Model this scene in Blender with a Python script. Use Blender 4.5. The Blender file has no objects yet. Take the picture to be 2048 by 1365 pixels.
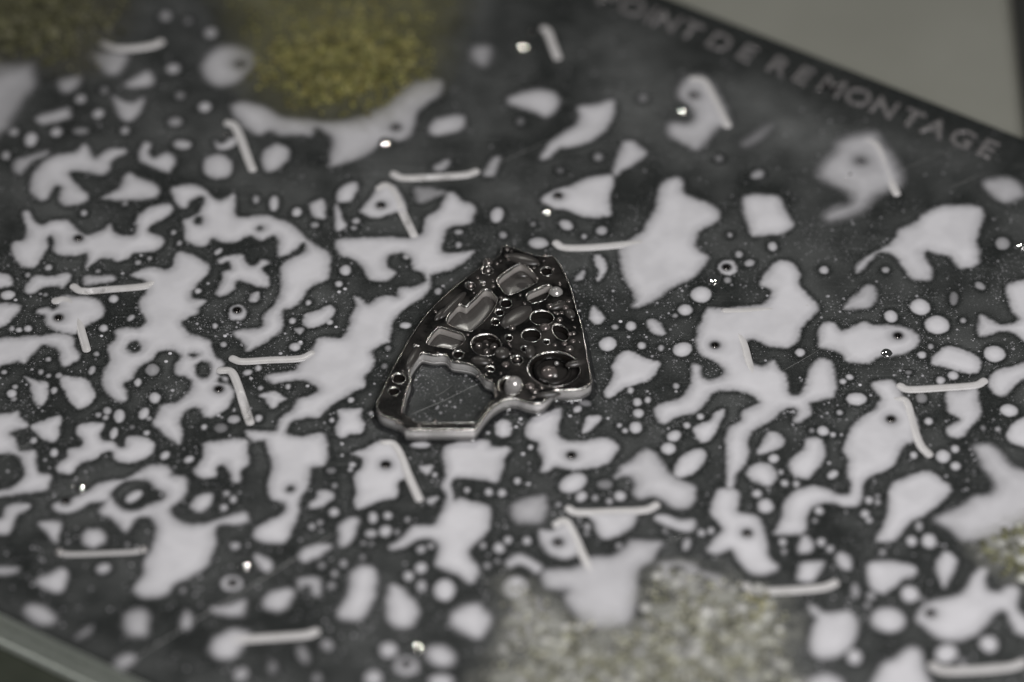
import bpy, bmesh, math, random
import numpy as np
from mathutils import Vector, noise

# ------------------------------------------------------------------ scene, camera, light
sc = bpy.context.scene
sc.unit_settings.scale_length = 0.01            # one unit is a centimetre
U = 1 / 160.0                                   # plan data below is in sixteenths of a millimetre
C = sc.collection
random.seed(7); RNG = np.random.default_rng(11)

cam_d = bpy.data.cameras.new('camera')
cam = bpy.data.objects.new('camera', cam_d); C.objects.link(cam)
EL, DIST = math.radians(46), 9573 * U
cam.location = (0, -DIST * math.cos(EL), DIST * math.sin(EL))
cam.rotation_euler = (math.pi / 2 - EL, 0, 0)
cam_d.sensor_width = 36; cam_d.lens = 36 * 9573 / 2048
cam_d.clip_start = 1; cam_d.clip_end = 2000
cam_d.dof.use_dof = True; cam_d.dof.focus_distance = DIST
cam_d.dof.aperture_fstop = cam_d.lens * 1e-3 / (2 * 1.10)
cam_d.dof.aperture_blades = 0
sc.camera = cam

w = bpy.data.worlds.new('World'); sc.world = w; w.use_nodes = True
bg = w.node_tree.nodes['Background']; bg.inputs[0].default_value = (.93, .97, 1, 1); bg.inputs[1].default_value = .045
sc.view_settings.view_transform = 'Standard'; sc.view_settings.look = 'None'
sc.view_settings.exposure = 0; sc.view_settings.gamma = 1

def lamp(name, loc, size, power, col, shape='DISK', size_y=None):
    d = bpy.data.lights.new(name, 'AREA'); d.shape = shape; d.size = size
    if size_y: d.size_y = size_y
    d.energy = power; d.color = col
    o = bpy.data.objects.new(name, d); C.objects.link(o); o.location = loc
    o.rotation_euler = (Vector((0, 0, 0)) - Vector(loc)).to_track_quat('-Z', 'Y').to_euler()
    return o
lamp('window_light', (9.5, -22, 27), 16, 9200, (1, .985, .99), 'RECTANGLE', 11)
lamp('bench_lamp', (-2.4, 35.5, 49), 1.5, 3200, (1, .97, .9))
lamp('bench_lamp_second', (8.5, 36.5, 46), 1.3, 800, (1, .97, .9))
lamp('strip_lamp', (-24, 30, 30), 3.2, 1300, (1, .97, .93), 'RECTANGLE', 1.4)

# ------------------------------------------------------------------ materials
def mat(name, col, rough=.5, metal=0, spec=.5, **kw):
    m = bpy.data.materials.new(name); m.use_nodes = True
    p = m.node_tree.nodes['Principled BSDF']
    p.inputs['Base Color'].default_value = (*col, 1); p.inputs['Roughness'].default_value = rough
    p.inputs['Metallic'].default_value = metal; p.inputs['Specular IOR Level'].default_value = spec
    for k, v in kw.items(): p.inputs[k].default_value = v
    return m
def nd(m, t, **kw):
    n = m.node_tree.nodes.new(t)
    for k, v in kw.items(): setattr(n, k, v)
    return n
def lk(m, a, b): m.node_tree.links.new(a, b)
def tex(m, scale, detail=3, rough=.5, vec_scale=None, rot=0):
    tc = nd(m, 'ShaderNodeTexCoord'); mp = nd(m, 'ShaderNodeMapping'); n = nd(m, 'ShaderNodeTexNoise')
    lk(m, tc.outputs['Object'], mp.inputs['Vector']); lk(m, mp.outputs[0], n.inputs['Vector'])
    if vec_scale: mp.inputs['Scale'].default_value = vec_scale
    mp.inputs['Rotation'].default_value = (0, 0, rot)
    n.inputs['Scale'].default_value = scale; n.inputs['Detail'].default_value = detail; n.inputs['Roughness'].default_value = rough
    return n
def ramp(m, src, a, b, ca, cb):
    r = nd(m, 'ShaderNodeValToRGB'); e = r.color_ramp.elements
    e[0].position = a; e[0].color = ca; e[1].position = b; e[1].color = cb
    lk(m, src, r.inputs[0]); return r
def film_mat(name, col, rough, spec=.3, attr='film', tint=None, mottle=.04):
    """liquid or growth whose cover thins out to nothing: opacity from the film's own thickness"""
    m = mat(name, col, rough, 0, spec); nt = m.node_tree; p = nt.nodes['Principled BSDF']
    out = nt.nodes['Material Output']; tr = nd(m, 'ShaderNodeBsdfTransparent'); mx = nd(m, 'ShaderNodeMixShader')
    at = nd(m, 'ShaderNodeAttribute'); at.attribute_name = attr
    lk(m, at.outputs['Fac'], mx.inputs[0]); lk(m, tr.outputs[0], mx.inputs[1]); lk(m, p.outputs[0], mx.inputs[2]); lk(m, mx.outputs[0], out.inputs[0])
    n = tex(m, 2.2, 4); lo = [c * (1 - mottle) for c in col]; hi = [min(1, c * (1 + mottle)) for c in (tint or col)]
    r = ramp(m, n.outputs['Fac'], .3, .7, (*lo, 1), (*hi, 1)); lk(m, r.outputs[0], p.inputs['Base Color'])
    return m
MILK = film_mat('milky_liquid', (.745, .735, .76), .38, .3, mottle=.06)
FILM = film_mat('thin_milky_film', (.54, .555, .545), .55, .2)
FILLM = mat('slot_filling', (.70, .675, .655), .28, 0, .45)
n = tex(FILLM, 9, 3); r = ramp(FILLM, n.outputs['Fac'], .3, .75, (.63, .612, .60, 1), (.72, .703, .70, 1)); lk(FILLM, r.outputs[0], FILLM.node_tree.nodes['Principled BSDF'].inputs['Base Color'])

PLATE = mat('dark_anodised_plate', (.027, .03, .029), .5, 0, .28)
p = PLATE.node_tree.nodes['Principled BSDF']
n1 = tex(PLATE, 1.0, 4, .6, (9, 70, 1), math.radians(46)); n2 = tex(PLATE, 55, 3, .7); n3 = tex(PLATE, .8, 3)
r1 = ramp(PLATE, n3.outputs['Fac'], .3, .75, (.0135, .0165, .0153, 1), (.0275, .0302, .0286, 1))
n4 = tex(PLATE, 38, 3, .75); n5 = tex(PLATE, 1.0, 3, .65, (1.1, 24, 1), math.radians(44)); n6 = tex(PLATE, 1.3, 3)
g4 = ramp(PLATE, n4.outputs['Fac'], .52, .72, (0, 0, 0, 1), (.052, .055, .053, 1)); g5 = ramp(PLATE, n5.outputs['Fac'], .55, .70, (0, 0, 0, 1), (.06, .062, .06, 1)); g6 = ramp(PLATE, n6.outputs['Fac'], .42, .62, (0, 0, 0, 1), (1, 1, 1, 1))
m5 = nd(PLATE, 'ShaderNodeMix', data_type='RGBA', blend_type='MULTIPLY'); m5.inputs[0].default_value = 1; lk(PLATE, g5.outputs[0], m5.inputs[6]); lk(PLATE, g6.outputs[0], m5.inputs[7])
a4 = nd(PLATE, 'ShaderNodeMix', data_type='RGBA', blend_type='ADD'); a4.inputs[0].default_value = 1; lk(PLATE, r1.outputs[0], a4.inputs[6]); lk(PLATE, g4.outputs[0], a4.inputs[7])
a5 = nd(PLATE, 'ShaderNodeMix', data_type='RGBA', blend_type='ADD'); a5.inputs[0].default_value = 1; lk(PLATE, a4.outputs[2], a5.inputs[6]); lk(PLATE, m5.outputs[2], a5.inputs[7]); lk(PLATE, a5.outputs[2], p.inputs['Base Color'])
mxn = nd(PLATE, 'ShaderNodeMath', operation='ADD'); lk(PLATE, n1.outputs['Fac'], mxn.inputs[0]); lk(PLATE, n2.outputs['Fac'], mxn.inputs[1])
bp = nd(PLATE, 'ShaderNodeBump'); bp.inputs['Strength'].default_value = .8; bp.inputs['Distance'].default_value = .03
lk(PLATE, mxn.outputs[0], bp.inputs['Height']); lk(PLATE, bp.outputs[0], p.inputs['Normal'])
rr = nd(PLATE, 'ShaderNodeMapRange'); rr.inputs['To Min'].default_value = .40; rr.inputs['To Max'].default_value = .60
lk(PLATE, n2.outputs['Fac'], rr.inputs[0]); lk(PLATE, rr.outputs[0], p.inputs['Roughness'])
RIM = mat('greenish_glass_edge', (.3, .33, .29), .3, 0, .5)
n = tex(RIM, 14, 4, .6); r = ramp(RIM, n.outputs['Fac'], .35, .75, (.50, .54, .48, 1), (.80, .83, .76, 1)); lk(RIM, r.outputs[0], RIM.node_tree.nodes['Principled BSDF'].inputs['Base Color'])
SCRATCH = mat('bare_scratch', (.34, .34, .33), .4, .4)
LETTER = mat('engraved_letter', (.225, .216, .216), .22, .35)
HOLE = mat('wet_black_bore', (.085, .08, .075), .13, .9, .6)
GROOVE = mat('dark_groove', (.008, .008, .007), .5)
STEEL = mat('polished_steel', (.86, .85, .82), .04, 1)
NICKEL = mat('bare_nickel_wall', (.74, .72, .70), .25, .35, .6)
LIP = mat('polished_glint_lip', (.62, .60, .575), .2, 1)
n = tex(LIP, 30, 2); bp = nd(LIP, 'ShaderNodeBump'); bp.inputs['Strength'].default_value = .4; bp.inputs['Distance'].default_value = .02; lk(LIP, n.outputs['Fac'], bp.inputs['Height']); lk(LIP, bp.outputs[0], LIP.node_tree.nodes['Principled BSDF'].inputs['Normal'])
FLOORP = mat('shaded_pocket_floor', (.075, .07, .066), .22, 0, .6)  # dark end of the pocket's light gradient, put into the colour
n = tex(NICKEL, 24, 3, .6); r = ramp(NICKEL, n.outputs['Fac'], .3, .75, (.76, .74, .72, 1), (.92, .90, .88, 1)); lk(NICKEL, r.outputs[0], NICKEL.node_tree.nodes['Principled BSDF'].inputs['Base Color'])
BLACK = mat('oiled_black_face', (.006, .005, .004), .1, 0, .28)
p = BLACK.node_tree.nodes['Principled BSDF']; n = tex(BLACK, 3.2, 3, .5); r = ramp(BLACK, n.outputs['Fac'], .45, .72, (.0038, .0036, .0034, 1), (.043, .0395, .0365, 1)); lk(BLACK, r.outputs[0], p.inputs['Base Color'])  # brown-grey patches put reflections into the face colour
n2 = tex(BLACK, 14, 3); bp = nd(BLACK, 'ShaderNodeBump'); bp.inputs['Strength'].default_value = .05; bp.inputs['Distance'].default_value = .02
lk(BLACK, n2.outputs['Fac'], bp.inputs['Height']); lk(BLACK, bp.outputs[0], p.inputs['Normal'])
POCKET = mat('smoky_pocket_floor', (.02, .018, .0165), .65, 0, .2)
WETWALL = mat('wet_black_wall', (.02, .017, .015), .13, 0, .9)
GREYWALL = mat('lit_pocket_wall', (.62, .585, .555), .28, .25, .6)  # pale wall above dark floor: the pocket's light gradient put into colour
BOSS = mat('brown_oiled_boss', (.05, .0455, .042), .3, 0, .7)
OIL = mat('dark_oil_bead', (.26, .235, .22), .14, .75, .8)
PEARL = mat('pearly_post', (.55, .53, .515), .2, .45, .7)
ROSE = mat('rosy_stud', (.19, .165, .155), .2, .5, .8)
MENIS = mat('shaded_meniscus', (.02, .02, .022), .06, 0, .8)
nt = MENIS.node_tree; mx = nd(MENIS, 'ShaderNodeMixShader'); tr = nd(MENIS, 'ShaderNodeBsdfTransparent'); mx.inputs[0].default_value = .45
lk(MENIS, tr.outputs[0], mx.inputs[1]); lk(MENIS, nt.nodes['Principled BSDF'].outputs[0], mx.inputs[2]); lk(MENIS, mx.outputs[0], nt.nodes['Material Output'].inputs[0])
BENCH = mat('bench_top', (.27, .27, .235), .6, 0, .3)
n = tex(BENCH, .5, 4); r = ramp(BENCH, n.outputs['Fac'], .3, .7, (.25, .25, .215, 1), (.285, .285, .248, 1)); lk(BENCH, r.outputs[0], BENCH.node_tree.nodes['Principled BSDF'].inputs['Base Color'])
MATG = mat('dark_green_surface', (.05, .056, .04), .7, 0, .3)
n = tex(MATG, 2, 4); r = ramp(MATG, n.outputs['Fac'], .3, .7, (.042, .048, .034, 1), (.058, .064, .047, 1)); lk(MATG, r.outputs[0], MATG.node_tree.nodes['Principled BSDF'].inputs['Base Color'])
RAIL = mat('black_rail', (.012, .013, .012), .5)
def grain_mat(name):
    m = mat(name, (.2, .2, .1), .65, 0, .25); a = nd(m, 'ShaderNodeAttribute'); a.attribute_name = 'tint'
    lk(m, a.outputs['Color'], m.node_tree.nodes['Principled BSDF'].inputs['Base Color']); return m
GRAIN = grain_mat('moss_grain')
MOSSBASE = film_mat('olive_moss_mat', (.18, .174, .095), .8, .15, mottle=.25)
MOSSDIM = film_mat('dim_moss_mat', (.115, .112, .085), .8, .15, mottle=.25)
LICHBASE = film_mat('pale_lichen_mat', (.46, .46, .41), .7, .15, mottle=.15)

# ------------------------------------------------------------------ mesh helpers (plan units)
def link(name, me, parent=None, loc=(0, 0, 0)):
    o = bpy.data.objects.new(name, me); C.objects.link(o); o.parent = parent
    o.location = [c * U for c in loc]; return o
def mesh(name, V, Fc, ms, smooth=True, orig=(0, 0, 0)):
    V = (np.asarray(V, float) - np.asarray(orig)) * U
    me = bpy.data.meshes.new(name); me.from_pydata(V.tolist(), [], Fc)
    for m in (ms if isinstance(ms, (list, tuple)) else [ms]): me.materials.append(m)
    if smooth: me.polygons.foreach_set('use_smooth', [True] * len(me.polygons))
    me.update(); return me
def thing(name, label, cat, loc=(0, 0, 0), group=None, kind=None):
    o = bpy.data.objects.new(name, None); C.objects.link(o); o.location = [c * U for c in loc]; o.empty_display_size = .1
    return tag(o, label, cat, group, kind)
def tag(o, label, cat, group=None, kind=None):
    o['label'] = label; o['category'] = cat
    if group: o['group'] = group
    if kind: o['kind'] = kind
    return o
def spline(pts, k=4):
    P = np.asarray(pts, float); n = len(P); out = []
    for i in range(n):
        a, b, c, d = P[i - 1], P[i], P[(i + 1) % n], P[(i + 2) % n]
        for j in range(k):
            t = j / k
            out.append(.5 * ((2 * b) + (c - a) * t + (2 * a - 5 * b + 4 * c - d) * t * t + (3 * b - a - 3 * c + d) * t ** 3))
    return np.array(out)
def circle(x, y, r, n=28, ry=None, rot=0):
    ry = ry or r; c, s = math.cos(rot), math.sin(rot)
    return [(x + r * math.cos(a) * c - ry * math.sin(a) * s, y + r * math.cos(a) * s + ry * math.sin(a) * c) for a in (2 * math.pi * i / n for i in range(n))]
def sdf(loops, X, Y):
    """signed distance (positive inside, even-odd) of points to closed loops"""
    X = X.ravel(); Y = Y.ravel(); d2 = np.full(X.shape, 1e12); ins = np.zeros(X.shape, bool)
    for L in loops:
        A = L; B = np.roll(L, -1, 0)
        for (ax, ay), (bx, by) in zip(A, B):
            ex, ey = bx - ax, by - ay; q = ex * ex + ey * ey + 1e-9
            t = np.clip(((X - ax) * ex + (Y - ay) * ey) / q, 0, 1)
            d2 = np.minimum(d2, (X - ax - t * ex) ** 2 + (Y - ay - t * ey) ** 2)
            if ay != by:
                c = (Y < max(ay, by)) & (Y >= min(ay, by)); xi = ax + (Y - ay) * ex / ey
                ins ^= c & (X < xi)
    d = np.sqrt(d2); return np.where(ins, d, -d)
def fbm(X, Y, s, z):
    return np.array([noise.noise((x * s, y * s, z)) + .5 * noise.noise((x * s * 2.3, y * s * 2.3, z + 5)) for x, y in zip(X, Y)])
ico = bmesh.new(); bmesh.ops.create_icosphere(ico, subdivisions=1, radius=1); IV = np.array([v.co for v in ico.verts]); IF = np.array([[v.index for v in f.verts] for f in ico.faces]); ico.free()
def sstep(x): x = np.clip(x, 0, 1); return x * x * (3 - 2 * x)
# one shared raster of the distance to the nearest milk, for the bare halo round each puddle
GX0, GX1, GY0, GY1, GS = -1320, 1380, -1200, 1180, 4.0
gnx, gny = int((GX1 - GX0) / GS) + 1, int((GY1 - GY0) / GS) + 1
near = np.full((gny, gnx), -60.0)
def note(loops, op=1.0):
    a = np.concatenate(loops); x0, y0 = a.min(0) - 45; x1, y1 = a.max(0) + 45
    i0, i1 = max(0, int((x0 - GX0) / GS)), min(gnx - 1, int((x1 - GX0) / GS) + 1); j0, j1 = max(0, int((y0 - GY0) / GS)), min(gny - 1, int((y1 - GY0) / GS) + 1)
    if i1 <= i0 or j1 <= j0: return
    X, Y = np.meshgrid(GX0 + np.arange(i0, i1 + 1) * GS, GY0 + np.arange(j0, j1 + 1) * GS)
    d = sdf(loops, X, Y).reshape(X.shape); near[j0:j1 + 1, i0:i1 + 1] = np.maximum(near[j0:j1 + 1, i0:i1 + 1], d)
def near_at(x, y): return near[min(gny - 1, max(0, int((y - GY0) / GS))), min(gnx - 1, max(0, int((x - GX0) / GS)))]
def pool(name, loops, soft, op, m, parent=None, base=.7, height=2.6, cut=(), step=None, wob=0.0, blotch=0.0, mask=None):
    """a low pool of liquid: outline meshed on a fine grid, domed edge, cover thinning over `soft`"""
    a = np.concatenate(loops); lo, hi = a.min(0) - soft - 4, a.max(0) + soft + 4
    sp_ = max(hi - lo); s = step or (1.6 if sp_ < 60 else 2.4 if sp_ < 200 else 3.0)
    nx, ny = int((hi[0] - lo[0]) / s) + 2, int((hi[1] - lo[1]) / s) + 2
    X, Y = np.meshgrid(lo[0] + np.arange(nx) * s, lo[1] + np.arange(ny) * s)
    d = sdf(loops, X, Y)
    if wob:
        d = d + wob * np.array([noise.noise((x * .045, y * .045, 3.1)) + .8 * noise.noise((x * .12, y * .12, 7.7)) + .45 * noise.noise((x * .26, y * .26, 1.7)) for x, y in zip(X.ravel(), Y.ravel())])
    for (cx, cy, r) in cut: d = np.minimum(d, np.hypot(X.ravel() - cx, Y.ravel() - cy) - r)
    f = sstep((d + soft) / (2 * soft)) * op * (.74 + .26 * sstep(d / (5 + 3 * soft)))
    if blotch: f = f * (1 - blotch * sstep(fbm(X.ravel(), Y.ravel(), .018, lo[0] * .01) * 1.3 + .35))
    if mask is not None: f = f * mask(X.ravel(), Y.ravel())
    d = d.reshape(X.shape); f = f.reshape(X.shape)
    keep = np.maximum.reduce([f[:-1, :-1], f[1:, :-1], f[:-1, 1:], f[1:, 1:]]) > .004
    jj, ii = np.nonzero(keep); idx = lambda j, i: j * nx + i
    Q = np.stack([idx(jj, ii), idx(jj, ii + 1), idx(jj + 1, ii + 1), idx(jj + 1, ii)], 1)
    used, inv = np.unique(Q, return_inverse=True); Q = inv.reshape(Q.shape)
    z = base + height * (1 - np.exp(-np.maximum(d.ravel()[used], 0) / 9))
    c = (lo + hi) / 2
    V = np.stack([X.ravel()[used], Y.ravel()[used], z], 1)
    me = mesh(name, V, Q.tolist(), m, True, (c[0], c[1], 0))
    at = me.attributes.new('film', 'FLOAT', 'POINT'); at.data.foreach_set('value', f.ravel()[used].astype(np.float32))
    return link(name, me, parent, (c[0], c[1], 0))
def lathe(name, prof, x, y, z, m, parent, n=24, sx=1, sy=1, rot=0):
    V, Fc = [], []; c, s = math.cos(rot), math.sin(rot)
    for r, h in prof:
        for i in range(n):
            a = 2 * math.pi * i / n; px, py = r * math.cos(a) * sx, r * math.sin(a) * sy
            V.append((px * c - py * s, px * s + py * c, h))
    for k in range(len(prof) - 1):
        for i in range(n): Fc.append((k * n + i, k * n + (i + 1) % n, (k + 1) * n + (i + 1) % n, (k + 1) * n + i))
    if prof[-1][0] > 0: Fc.append([(len(prof) - 1) * n + i for i in range(n)])
    return link(name, mesh(name, V, Fc, m), parent, (x, y, z))
def dome(name, x, y, z, r, m, parent, h=None, n=18, **kw):
    h = h or r; pr = [(r * math.cos(t), h * math.sin(t)) for t in (math.pi / 2 * k / 6 for k in range(6))] + [(r * .04, h)]
    return lathe(name, pr, x, y, z, m, parent, n, **kw)
def slab(name, loops, z0, z1, bev, ms, parent, res=2, orig=(0, 0), flat=False):
    """flat plate with openings: a filled 2-D curve, extruded with rounded edges; faces up take ms[0], walls ms[1]"""
    cu = bpy.data.curves.new(name, 'CURVE'); cu.dimensions = '2D'; cu.fill_mode = 'BOTH'
    for L in loops:
        s = cu.splines.new('POLY'); s.points.add(len(L) - 1); s.use_cyclic_u = True
        for q, (x, y) in zip(s.points, L): q.co = ((x - orig[0]) * U, (y - orig[1]) * U, 0, 1)
    cu.extrude = ((z1 - z0) / 2 - bev) * U; cu.bevel_depth = bev * U; cu.bevel_resolution = res; cu.offset = -bev * U
    t = bpy.data.objects.new('t', cu); C.objects.link(t); bpy.context.view_layer.update()
    me = bpy.data.meshes.new_from_object(t.evaluated_get(bpy.context.evaluated_depsgraph_get())); me.name = name
    bpy.data.objects.remove(t); bpy.data.curves.remove(cu)
    me.materials.clear()
    for m in ms: me.materials.append(m)
    up = np.empty(len(me.polygons) * 3); me.polygons.foreach_get('normal', up); up = up.reshape(-1, 3)[:, 2]
    me.polygons.foreach_set('material_index', np.where(up > .8, 0, min(1, len(ms) - 1)).astype(np.int32))
    me.polygons.foreach_set('use_smooth', ((np.abs(up) < .98) & (not flat)).tolist())
    return link(name, me, parent, (0, 0, (z0 + z1) / 2))

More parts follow.
